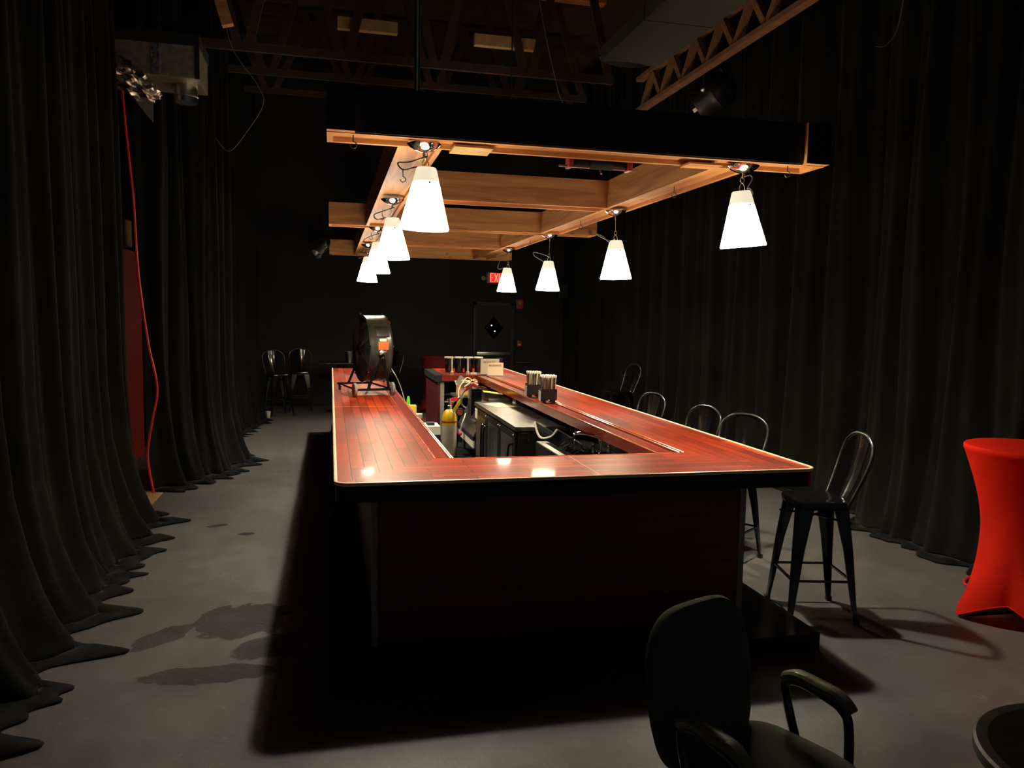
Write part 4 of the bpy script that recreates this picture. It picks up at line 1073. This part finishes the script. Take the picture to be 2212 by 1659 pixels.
for nm, loc, rz in cad:
    if nm == 'nearer': c0 = caddy('black bar caddy of straws nearer the viewer on the right counter rail', loc, rz)
    else: dup(c0, loc, rz, 'black bar caddy of straws farther away on the right counter rail')
    rnd = random.Random(3 if nm == 'nearer' else 9)
    for k in range(56):
        gx, gy = k % 7, k // 7
        x = -0.051 + gx * 0.017 + rnd.uniform(-0.004, 0.004); y = -0.061 + gy * 0.0174 + rnd.uniform(-0.004, 0.004)
        if abs(y) < 0.008: y = 0.012
        p = Matrix.Rotation(rz, 4, 'Z') @ Vector((x, y, 0.037)) + Vector(loc)
        rot = (rnd.uniform(-0.04, 0.04) - y * 0.6, rnd.uniform(-0.04, 0.04) + x * 0.7, rz)
        lab = 'dark straw with a white tip standing in the %s bar caddy' % nm
        if straw0 is None:
            straw0 = obj('drinking_straw', sm_, M_straw, loc=p)
            tag(straw0, lab, 'straw', 'straws in the nearer caddy')
            straw0.rotation_euler = rot
            obj('paper_tip', lathe([(0.0056, 0.206), (0.0066, 0.212), (0.0068, 0.226), (0.0045, 0.231), (0, 0.2315)], 8), M_white, straw0)
            white_tube = bpy.data.meshes.new_from_object(straw0); 
            white_tube.materials.clear(); white_tube.materials.append(M_cream)
        else:
            s = straw0.copy(); C.objects.link(s); s.location = p; s.rotation_euler = rot
            s['label'] = lab; s['group'] = 'straws in the %s caddy' % nm
            if k % 4 == 0:
                s.data = white_tube
                s['label'] = 'cream straw with a white tip standing in the %s bar caddy' % nm
                s['group'] = 'cream straws in the %s caddy' % nm
            for ch in straw0.children:
                q = ch.copy(); C.objects.link(q); q.parent = s
# white stirrers tucked in the caddy sides
for i, (dx, dy, dz) in enumerate([(-0.083, -0.05, 0.04), (-0.083, 0.03, 0.05)]):
    for (nm, loc, rz) in cad:
        p = Matrix.Rotation(rz, 4, 'Z') @ Vector((dx, dy, 0)) + Vector(loc)
        o = obj('napkin', box(-0.004, 0.004, -0.016, 0.016, 0.02, 0.115), M_white, loc=p, smooth=False); o.rotation_euler = (0, 0, rz)
        tag(o, 'folded white napkin at the left side of the %s bar caddy, %s' % (nm, 'its front one' if i == 0 else 'its rear one'), 'napkin', 'folded napkins beside the caddies')

# canisters with white rims and two slim white bottles on the return at the far end
for i, lab in enumerate(['leftmost on the far bar end, before the dark red table', 'second from the left on the far bar end', 'third from the left on the far bar end', 'nearest the reserved signs']):
    t = thing('canister', 'black canister with white rim, ' + lab, 'canister', (1.685 + i * 0.146, 11.15, HC + 0.001), 0, 'black canisters on the far bar end')
    obj('body', lathe([(0, 0), (0.056, 0), (0.060, 0.02), (0.060, 0.205), (0, 0.205)], 20), M_blackgloss, t)
    obj('rim', lathe([(0.055, 0.205), (0.068, 0.206), (0.071, 0.22), (0.060, 0.228), (0.054, 0.222), (0.055, 0.205)], 20), M_white, t, label='white rim')
for i, x in enumerate((1.685, 1.915)):
    t = thing('slim_bottle', 'slim white post on a small foot at the far bar end, %s of the two' % ('left' if i == 0 else 'right'), 'post', (x, 10.86, HC + 0.001), 0, 'slim white posts on the far bar end')
    obj('foot', lathe([(0, 0), (0.022, 0), (0.022, 0.03), (0.012, 0.04), (0, 0.04)], 14), M_cream, t)
    obj('post', lathe([(0.012, 0.04), (0.012, 0.2), (0.016, 0.215), (0, 0.22)], 12), M_white, t)
tag(obj('tip_plate', box(-0.045, 0.045, -0.03, 0.03, 0, 0.02, bev=0.004), M_white, loc=(1.985, 10.78, HC + 0.001)), 'small white block lying flat on the far bar end', 'block')
FONT = {'R': [(0, 0, 0, 1), (0, 1, .6, 1), (.6, 1, .6, .5), (.6, .5, 0, .5), (.2, .5, .6, 0)], 'E': [(0, 0, 0, 1), (0, 1, .6, 1), (0, .5, .5, .5), (0, 0, .6, 0)],
        'S': [(.6, 1, 0, 1), (0, 1, 0, .5), (0, .5, .6, .5), (.6, .5, .6, 0), (.6, 0, 0, 0)], 'V': [(0, 1, .3, 0), (.3, 0, .6, 1)], 'D': [(0, 0, 0, 1), (0, 1, .4, 1), (.4, 1, .6, .7), (.6, .7, .6, .3), (.6, .3, .4, 0), (.4, 0, 0, 0)]}
def text_bm(s, h, adv, st):
    bm = BM(); x = -adv * len(s) / 2
    for ch in s:
        for x0, z0, x1, z1 in FONT[ch]:
            a = Vector((x + x0 * h, 0, z0 * h)); b = Vector((x + x1 * h, 0, z1 * h)); d = b - a
            box(-st, st, -0.0006, 0.0006, -st, d.length + st, mtx=Matrix.Translation(a) @ Matrix.Rotation(math.atan2(d.x, d.z), 4, 'Y'), bm=bm)
        x += adv
    return bm
def reserved(label, loc, w, h, rz, holder):
    t = thing('reserved_sign', label, 'sign', loc, rz, 'reserved signs on the far bar end')
    obj('card', box(-w / 2, w / 2, -0.002, 0.002, 0.008, h), M_cream if holder else M_white, t, smooth=False)
    obj('lettering', text_bm('RESERVED', 0.022, 0.0225, 0.0018), M_ink, t, smooth=False).location = (0, -0.003, h * 0.72)
    bm = box(-w / 2 - 0.01, w / 2 + 0.012, -0.025, 0.025, 0, 0.007)
    obj('stand', bm, M_steel if holder else M_grey, t, smooth=False)
reserved('cream reserved sign standing in front on the far bar end', (2.235, 10.45, HC + 0.0012), 0.22, 0.185, -0.05, True)
reserved('white reserved sign standing half hidden behind the cream one', (2.205, 10.70, HC + 0.001), 0.27, 0.225, -0.03, False)
tag(obj('menu_holder', box(-0.035, 0.035, -0.02, 0.02, 0, 0.225), M_blackplastic, loc=(2.385, 10.85, HC + 0.001), smooth=False), 'black upright holder right behind the reserved signs', 'holder')

# ------------------------------------------------------------------ working area inside the bar
ZF = 0.101
# undercounter cooler
cx0, cx1, cy0, cy1, ct = 1.62, 2.28, 6.69, 8.72, 0.85
co = thing('bar_cooler', 'long black bar cooler with a scratched steel top inside the bar', 'cooler', (1.95, 7.7, ZF))
CO = (1.95, 7.7, ZF)
def cp_(name, bm, m, parent=None, smooth=False, label=None): return obj(name, bm, m, parent or co, smooth=smooth, label=label, off=CO)
cp_('cabinet', box(cx0 + 0.04, cx1, cy0 + 0.02, cy1 - 0.02, ZF + 0.08, ct - 0.045), M_blackplastic)
cp_('plinth', box(cx0 + 0.08, cx1, cy0 + 0.04, cy1 - 0.04, ZF, ZF + 0.08), M_black)
cp_('worktop', box(cx0, cx1 + 0.01, cy0, cy1, ct - 0.04, ct, bev=0.004), M_steelworn, label='scratched steel top')
for i in range(3):
    y0 = cy0 + 0.05 + i * 0.645; y1 = y0 + 0.62
    d = cp_('door', box(cx0 + 0.008, cx0 + 0.04, y0, y1, ZF + 0.09, ct - 0.06, bev=0.004), M_blackplastic)
    cp_('glass_panel', box(cx0 + 0.004, cx0 + 0.009, y0 + 0.07, y1 - 0.07, ZF + 0.15, ct - 0.13), M_steelworn, d, label='dull reflecting glass')
    yh = y0 + 0.05 if i != 1 else y1 - 0.05
    cp_('handle', tube(smooth_path([(cx0 + 0.006, yh, ct - 0.17), (cx0 - 0.035, yh, ct - 0.20), (cx0 - 0.04, yh, ct - 0.40), (cx0 - 0.035, yh, ct - 0.55), (cx0 + 0.006, yh, ct - 0.58)], 5), 0.011, 8), M_blackgloss, d, True)
    bm = BM()
    for yy in (y0 + 0.03, y1 - 0.03): ball((cx0 + 0.004, yy, ct - 0.085), 0.011, bm, n=8)
    cp_('lock', bm, M_chrome, d, True)
cp_('bracket', tube([(cx0 + 0.06, cy0 + 0.012, ct - 0.06), (cx0 + 0.13, cy0 + 0.012, ct - 0.06), (cx0 + 0.13, cy0 + 0.012, ct - 0.13)], 0.006, 6), M_steel)
tag(obj('paper_sheet', box(-0.12, 0.12, -0.2, 0.2, 0, 0.002), M_cream, loc=(1.84, 8.35, ct + 0.001), smooth=False), 'cream paper sheet lying on the far end of the cooler top', 'paper')
C.objects['paper_sheet'].rotation_euler = (0, 0, 0.25)
tag(obj('label_card', box(-0.002, 0.002, -0.07, 0.07, -0.055, 0.055), M_white, loc=(cx0 + 0.001, cy1 - 0.12, 0.73), smooth=False), 'white paper notice stuck on the far end of the cooler front', 'notice')
# sink with faucet and tray
sk = thing('bar_sink', 'steel bar sink behind the front counter', 'sink', (1.95, 5.5, ZF))
SO = (1.95, 5.5, ZF)
def sp_2(name, bm, m, parent=None, smooth=False, label=None): return obj(name, bm, m, parent or sk, smooth=smooth, label=label, off=SO)
zs_ = 0.80
bm = BM()
for x0, x1, y0, y1 in ((1.69, 1.74, 4.75, 6.2), (2.16, 2.28, 4.75, 6.2), (1.74, 2.16, 4.75, 4.85), (1.74, 2.16, 5.42, 5.5), (1.74, 2.16, 6.1, 6.2)): box(x0, x1, y0, y1, zs_ - 0.02, zs_, bm=bm)
sp_2('rim', bm, M_steel)
bm = BM()
for y0, y1 in ((4.85, 5.42), (5.5, 6.1)):
    box(1.74, 2.16, y0, y1, zs_ - 0.25, zs_ - 0.24, bm=bm); box(1.732, 1.74, y0, y1, zs_ - 0.25, zs_ - 0.02, bm=bm); box(2.16, 2.168, y0, y1, zs_ - 0.25, zs_ - 0.02, bm=bm)
    box(1.74, 2.16, y0 - 0.008, y0, zs_ - 0.25, zs_ - 0.02, bm=bm); box(1.74, 2.16, y1, y1 + 0.008, zs_ - 0.25, zs_ - 0.02, bm=bm)
sp_2('basin', bm, M_steelworn)
sp_2('splashback', box(2.265, 2.28, 4.75, 6.2, zs_, zs_ + 0.11), M_steel)
sp_2('apron', box(1.685, 1.692, 4.75, 6.2, zs_ - 0.12, zs_ - 0.004), M_blackplastic)
for x in (1.715, 2.24):
    for y in (4.78, 6.17): sp_2('leg', rod((x, y, ZF), (x, y, zs_ - 0.02), 0.018, 10), M_steel, smooth=True)
fb = sp_2('faucet', box(1.92, 2.08, 5.43, 5.49, zs_ + 0.001, zs_ + 0.03, bev=0.006), M_chrome)
sp_2('spout', tube(smooth_path([(1.99, 5.46, zs_ + 0.03), (1.99, 5.46, zs_ + 0.11), (1.96, 5.45, zs_ + 0.15), (1.82, 5.43, zs_ + 0.185), (1.77, 5.42, zs_ + 0.175), (1.76, 5.42, zs_ + 0.11)], 6), 0.013, 10), M_chrome, fb, True)
for x in (1.935, 2.06):
    bm = rod((x, 5.46, zs_ + 0.03), (x, 5.46, zs_ + 0.075), 0.014); tube([(x, 5.46, zs_ + 0.07), (x - 0.02, 5.42, zs_ + 0.10), (x - 0.03, 5.39, zs_ + 0.105)], 0.008, 8, bm)
    sp_2('tap_handle', bm, M_chrome, fb, True)
tr = thing('plastic_tub', 'black plastic trough with a pale rim propped up aslant on the sink', 'tub', (1.74, 5.6, zs_ + 0.002))
TO = Vector((1.74, 5.6, zs_ + 0.002))
T1, TB, T2 = Vector((1.535, 5.70, 1.035)), Vector((1.565, 5.60, 0.925)), Vector((1.665, 5.52, 1.0))
ext = Vector((0.315, -0.03, -0.185))
sec = smooth_path([T1, T1.lerp(TB, 0.55) + Vector((-0.008, 0, -0.012)), TB, TB.lerp(T2, 0.5) + Vector((0.012, -0.008, -0.02)), T2], 5)
bm = BM(); rows = []
cen = (T1 + T2) / 2
for t_ in (0.0, 0.02, 0.5, 0.96, 1.0):
    sh_ = 1.0 if t_ < 0.01 else (0.985 if t_ < 0.9 else (0.93 if t_ < 0.99 else 0.86))
    rows.append([bm.verts.new(cen + (p - cen) * sh_ + ext * t_ - TO) for p in sec] + [bm.verts.new(cen + (p - cen) * (sh_ - 0.09) + ext * min(t_, 0.93) - TO) for p in reversed(sec)])
for A, B in zip(rows, rows[1:]):
    n = len(A)
    for k in range(n): bm.faces.new([A[k], A[(k + 1) % n], B[(k + 1) % n], B[k]])
n2 = len(sec)
for k in range(n2 - 1):
    bm.faces.new([rows[0][k], rows[0][k + 1], rows[0][2 * n2 - 2 - k], rows[0][2 * n2 - 1 - k]])
bm.faces.new([rows[-1][k] for k in range(n2)]); bm.faces.new([rows[-1][k] for k in range(n2, 2 * n2)])
obj('tub_body', bm, M_blackgloss, tr)
M_rim = mat('pale_rim', lin(206, 202, 186), 0.35)
obj('rim_edge', tube([p - TO for p in sec], 0.009, 8), M_rim, tr, label='pale rim edge')
bm = BM()
for q in (T1, T2): tube([q - TO, q + ext - TO], 0.006, 8, bm)
obj('long_edge', bm, M_darksteel, tr)
bm = BM()
for k in range(6):
    a_ = TB.lerp(T2, 0.5) + Vector((0.012, -0.008, -0.02)); c_ = a_ + ext * (0.25 + 0.08 * k); d_ = (T2 - TB).normalized() * 0.03
    tube([c_ - d_ - TO, c_ + d_ - TO], 0.004, 6, bm)
obj('moulded_rib', bm, M_blackplastic, tr)

# gas cylinder
gc = thing('gas_cylinder', 'grey gas cylinder with a yellow shoulder standing inside the bar', 'gas cylinder', (1.425, 9.35, ZF))
obj('body', lathe([(0, 0), (0.086, 0), (0.092, 0.02), (0.092, 0.40), (0, 0.40)], 32), M_pump, gc)
obj('shoulder', lathe([(0.0925, 0.40), (0.0925, 0.47), (0.083, 0.53), (0.058, 0.57), (0.03, 0.59), (0, 0.59)], 32), M_gold, gc, label='yellow painted shoulder')
obj('collar_mark', lathe([(0.0932, 0.425), (0.0932, 0.445)], 32), M_alarm, gc, label='red marking band')
obj('neck', lathe([(0.03, 0.58), (0.03, 0.63), (0.018, 0.64), (0.018, 0.72), (0, 0.72)], 14), M_steel, gc)
obj('valve', rod((-0.06, 0, 0.68), (0.06, 0, 0.68), 0.012), M_steel, gc)
gb = tag(obj('waste_bin', lathe([(0, 0), (0.09, 0), (0.105, 0.40), (0.10, 0.40), (0.085, 0.01), (0, 0.01)], 24), M_grey, loc=(1.50, 9.85, ZF)), 'grey round bin on the floor behind the gas cylinder', 'bin')
# ice bin with sloping steel front
ib = thing('ice_bin', 'steel ice bin with a sloping front between the gas cylinder and the cooler', 'ice bin', (1.9, 9.2, ZF))
IO = (1.9, 9.2, ZF)
def ip(name, bm, m, parent=None, label=None): return obj(name, bm, m, parent or ib, smooth=False, label=label, off=IO)
ip('cabinet', box(1.66, 2.28, 8.78, 9.9, 0.36, 0.45), M_black)
bmx = BM(); v = [bmx.verts.new(p) for p in ((1.625, 8.78, 0.435), (1.625, 9.92, 0.435), (1.80, 9.92, 0.78), (1.80, 8.78, 0.78), (2.28, 8.78, 0.78), (2.28, 9.92, 0.78), (2.28, 8.78, 0.435), (2.28, 9.92, 0.435))]
for f in ((0, 1, 2, 3), (3, 2, 5, 4), (0, 3, 4, 6), (1, 7, 5, 2), (6, 4, 5, 7), (0, 6, 7, 1)): bmx.faces.new([v[i] for i in f])
ip('sloping_lid', bmx, M_steel, label='sloping steel lid')
ip('bumper', box(1.612, 1.632, 8.76, 9.93, 0.385, 0.432), M_black)
ip('front_strip', box(1.614, 1.634, 8.76, 9.93, 0.30, 0.383), M_white, label='white front strip')
ip('tower', box(1.70, 1.83, 9.35, 9.62, 0.60, 0.94, bev=0.005), M_blackgloss, label='black upright box')
ip('scoop_tray', box(1.665, 1.74, 8.95, 9.2, 0.565, 0.585, mtx=None), M_steelworn)
ip('rear_shelf', box(1.80, 2.28, 8.76, 9.0, 0.855, 0.88), M_steel)
ip('shelf_support', box(1.84, 2.26, 8.78, 8.80, 0.78, 0.856), M_steel)
for y in (8.82, 9.86): ip('leg', rod((1.70, y, ZF), (1.70, y, 0.37), 0.02, 10), M_steel)
# soda gun
sg = thing('soda_gun', 'red handled soda gun with a grey hose lying against the counter rail', 'soda gun', (1.66, 9.2, 0.96))
obj('handle', rod((-0.07, 0, -0.02), (0.04, 0, 0.06), 0.022, 10), M_redplastic, sg)
obj('button_pad', box(-0.06, 0.03, -0.02, 0.02, 0, 0.018, bev=0.004, mtx=Matrix.Translation((-0.02, 0, 0.045)) @ Matrix.Rotation(-0.62, 4, 'Y')), M_cream, sg, label='cream button pad')
obj('nozzle', rod((0.03, 0, 0.055), (0.085, 0, 0.03), 0.026, 10), M_pink, sg)
obj('hose', tube(smooth_path([(-0.07, 0, -0.02), (-0.10, 0, -0.07), (-0.115, 0, -0.14), (-0.10, 0.0, -0.2), (-0.06, -0.02, -0.24)], 6), 0.012, 8), M_grey, sg)
# clutter round the ice bin
def simple(name, label, cat, bm, m, loc, rz=0, smooth=False, group=None):
    o = obj(name, bm, m, loc=loc, smooth=smooth); o.rotation_euler = (0, 0, rz); return tag(o, label, cat, group)
cb = thing('cardboard_box', 'cream cardboard box with tangled cords behind the black upright box', 'box', (1.77, 10.15, 0.79), 0.2)
obj('walls', box(-0.11, 0.11, -0.09, 0.09, 0, 0.12), M_card, cb, smooth=False)
for s in (-1, 1): obj('flap', box(-0.11, 0.11, -0.05, 0.05, 0, 0.003, mtx=Matrix.Translation((0, s * 0.12, 0.14)) @ Matrix.Rotation(s * 0.7, 4, 'X')), M_cream, cb, smooth=False)
sh2 = tag(obj('side_shelf', box(1.60, 2.28, 9.98, 10.42, 0.76, 0.788), M_steel, smooth=False, off=(1.94, 10.18, ZF), loc=(1.94, 10.18, ZF)), 'narrow steel shelf behind the ice bin', 'shelf')
for x in (-0.31, 0.31):
    for y in (-0.17, 0.21): obj('leg', rod((x, y, 0), (x, y, 0.66), 0.014), M_steel, sh2)
wire('tangled_cord', 'cream cord tangled on top of the cardboard box', [(x_ + 0.115, y_ + 0.5, z_) for x_, y_, z_ in [(1.58, 9.62, 0.97), (1.62, 9.58, 0.99), (1.68, 9.6, 0.96), (1.75, 9.56, 1.0), (1.80, 9.6, 0.96), (1.74, 9.64, 0.98), (1.66, 9.6, 1.02), (1.60, 9.55, 0.97), (1.53, 9.48, 0.88), (1.52, 9.44, 0.76)]], 0.007, M_cream, 'cord')
simple('clipboard', 'grey card leaning on the cardboard box', 'card', box(-0.06, 0.06, -0.003, 0.003, 0, 0.12, mtx=Matrix.Rotation(0.6, 4, 'Y')), M_grey, (1.68, 10.20, 0.912))
simple('carton', 'brown carton on the steel shelf right of the cardboard box', 'carton', box(-0.14, 0.14, -0.08, 0.08, 0, 0.10), M_darkcard, (2.04, 10.2, 0.789), 0.05)
yb = thing('open_carton', 'open yellowish carton on the rear ledge behind the cooler', 'carton', (1.865, 8.88, 0.881), -0.1)
obj('walls', box(-0.10, 0.10, -0.07, 0.07, 0, 0.055), M_black, yb, smooth=False)
obj('flap', box(-0.115, 0.115, -0.09, 0.09, 0.055, 0.062, mtx=Matrix.Rotation(0.12, 4, 'Y')), M_yellow, yb, smooth=False, label='yellow lid flap')
simple('white_cube', 'small white card box on the far end of the cooler top', 'box', box(-0.05, 0.05, -0.04, 0.04, 0, 0.075), M_white, (2.1, 8.55, ct + 0.001), 0.2)
bm = BM(); bmesh.ops.create_icosphere(bm, subdivisions=3, radius=1.0)
for v in bm.verts:
    k = 1 + 0.25 * (rnd.random() - 0.5); v.co = Vector((v.co.x * 0.10 * k, v.co.y * 0.07 * k, max(0.0, v.co.z * 0.035 * k + 0.022)))
simple('plastic_wrap', 'crumpled teal plastic bag on the cooler top beside the white box', 'plastic bag', bm, M_teal, (2.17, 8.32, ct + 0.001))
fr_ = thing('red_clamp', 'red angled plastic scoop hanging behind the gas cylinder', 'scoop', (1.52, 9.75, 0.60))
obj('plate', prism([(-0.07, 0.17), (0.07, 0.20), (0.07, 0.15), (0.0, 0.13), (-0.02, 0.0)], -0.01, 0.01, mtx=Matrix.Rotation(PI / 2, 4, 'X')), M_redplastic, fr_, smooth=False)
obj('hanger', rod((0.03, 0, 0.16), (0.10, 0.0, 0.2), 0.006), M_steel, fr_)
yt = thing('yellow_tag', 'yellow plastic scraper leaning beside the gas cylinder valve', 'scraper', (1.475, 9.28, 0.68))
obj('blade', box(-0.022, 0.022, -0.006, 0.006, 0, 0.16, bev=0.004, mtx=Matrix.Rotation(0.55, 4, 'Y')), M_yellow, yt)
obj('grip', rod((0.08, 0, 0.13), (0.115, 0, 0.185), 0.012), M_white, yt)
pg = thing('pressure_hose', 'thin pale hose with a red ball end beside the gas cylinder', 'hose', (1.575, 9.12, 0.60))
obj('hose', tube(smooth_path([(0.03, 0.1, 0.05), (0.0, 0.03, 0.0), (-0.03, 0, -0.06), (-0.05, 0, -0.16)], 6), 0.007, 6), M_cream, pg)
obj('end_ball', ball((-0.052, 0, -0.185), 0.026), M_redplastic, pg, label='red ball end')
gg = thing('pressure_gauge', 'round pressure gauge on the gas cylinder regulator', 'gauge', (1.545, 9.27, 0.66))
obj('case', tube([(0.045 * math.cos(2 * PI * k / 20), 0, 0.045 * math.sin(2 * PI * k / 20)) for k in range(20)], 0.009, 8, closed=True), M_black, gg)
obj('dial', lathe([(0, 0), (0.042, 0), (0.042, 0.006), (0, 0.006)], 20, axis_m((0, 0, 0), (0, 1, 0))), M_pink, gg)
obj('stem', rod((-0.09, 0.04, 0.02), (-0.04, 0.01, 0.0), 0.008), M_steel, gg)
# stacked black lids and trays on the cabinet shelves at the far end
for i, (z, nn) in enumerate(((0.746, 5), (0.446, 4))):
    for k in range(nn):
        o = obj('bowl', lathe([(0, 0), (0.07, 0), (0.10, 0.03), (0.095, 0.03), (0.068, 0.006), (0, 0.006)], 20), M_blackgloss, loc=(1.67, 10.85, z + k * 0.022))
        tag(o, 'dark bowl in the stack on the %s shelf of the far cabinet, %s' % ('upper' if i == 0 else 'lower', ['lowest', 'second up', 'third up', 'fourth up', 'topmost'][k]), 'bowl', 'bowls stacked in the far cabinet')
# things on the shelf behind the left counter
gb2 = thing('spray_bottle', 'bright green bottle peeking above the left counter edge', 'bottle', (0.80, 8.25, 0.55))
obj('body', lathe([(0, 0), (0.035, 0), (0.038, 0.02), (0.038, 0.25), (0.014, 0.30), (0, 0.30)], 16), M_green, gb2)
obj('cap', prism([(-0.022, 0.28), (0.026, 0.28), (0.030, 0.36), (0.02, 0.42), (0.0, 0.42)], -0.02, 0.02, mtx=Matrix.Rotation(PI / 2, 4, 'X')), M_green, gb2)
ls = tag(obj('speed_rail', box(0.70, 0.92, 5.9, 8.5, 0.52, 0.548), M_steel, smooth=False, off=(0.8, 7.2, 0.52), loc=(0.8, 7.2, 0.52)), 'narrow bottle ledge fixed along the inner side of the left counter', 'ledge')
obj('rail_lip', box(0.10, 0.118, -1.3, 1.3, 0.03, 0.10), M_steel, ls, smooth=False)
simple('sponge_box', 'yellow box behind the left counter next to the green bottle', 'box', box(-0.04, 0.04, -0.05, 0.05, 0, 0.36), M_yellow, (0.82, 7.95, 0.549))
cu = thing('carton_cup', 'red and white paper cup behind the left counter', 'cup', (0.80, 7.25, 0.549))
obj('cup', lathe([(0, 0), (0.035, 0), (0.048, 0.36), (0, 0.36)], 16), M_white, cu)
obj('sleeve', lathe([(0.040, 0.12), (0.0475, 0.32)], 16), M_redplastic, cu, label='red sleeve')
wb = thing('white_carton', 'white carton with a black band behind the left counter', 'carton', (0.82, 6.45, 0.549))
obj('walls', box(-0.07, 0.07, -0.12, 0.12, 0, 0.37), M_white, wb, smooth=False)
obj('band', box(-0.072, 0.072, -0.122, 0.122, 0.25, 0.30), M_black, wb, smooth=False, label='black band')
obj('lid', box(-0.03, 0.03, -0.05, 0.05, 0.37, 0.39), M_black, wb, smooth=False)

pc = tag(obj('paper_cup', lathe([(0, 0), (0.025, 0), (0.045, 0.11), (0.042, 0.11), (0.022, 0.006), (0, 0.006)], 16), M_white, loc=(-1.07, 13.95, 0.001)), 'small white paper cup on the floor at the edge of the farthest left curtain', 'cup')
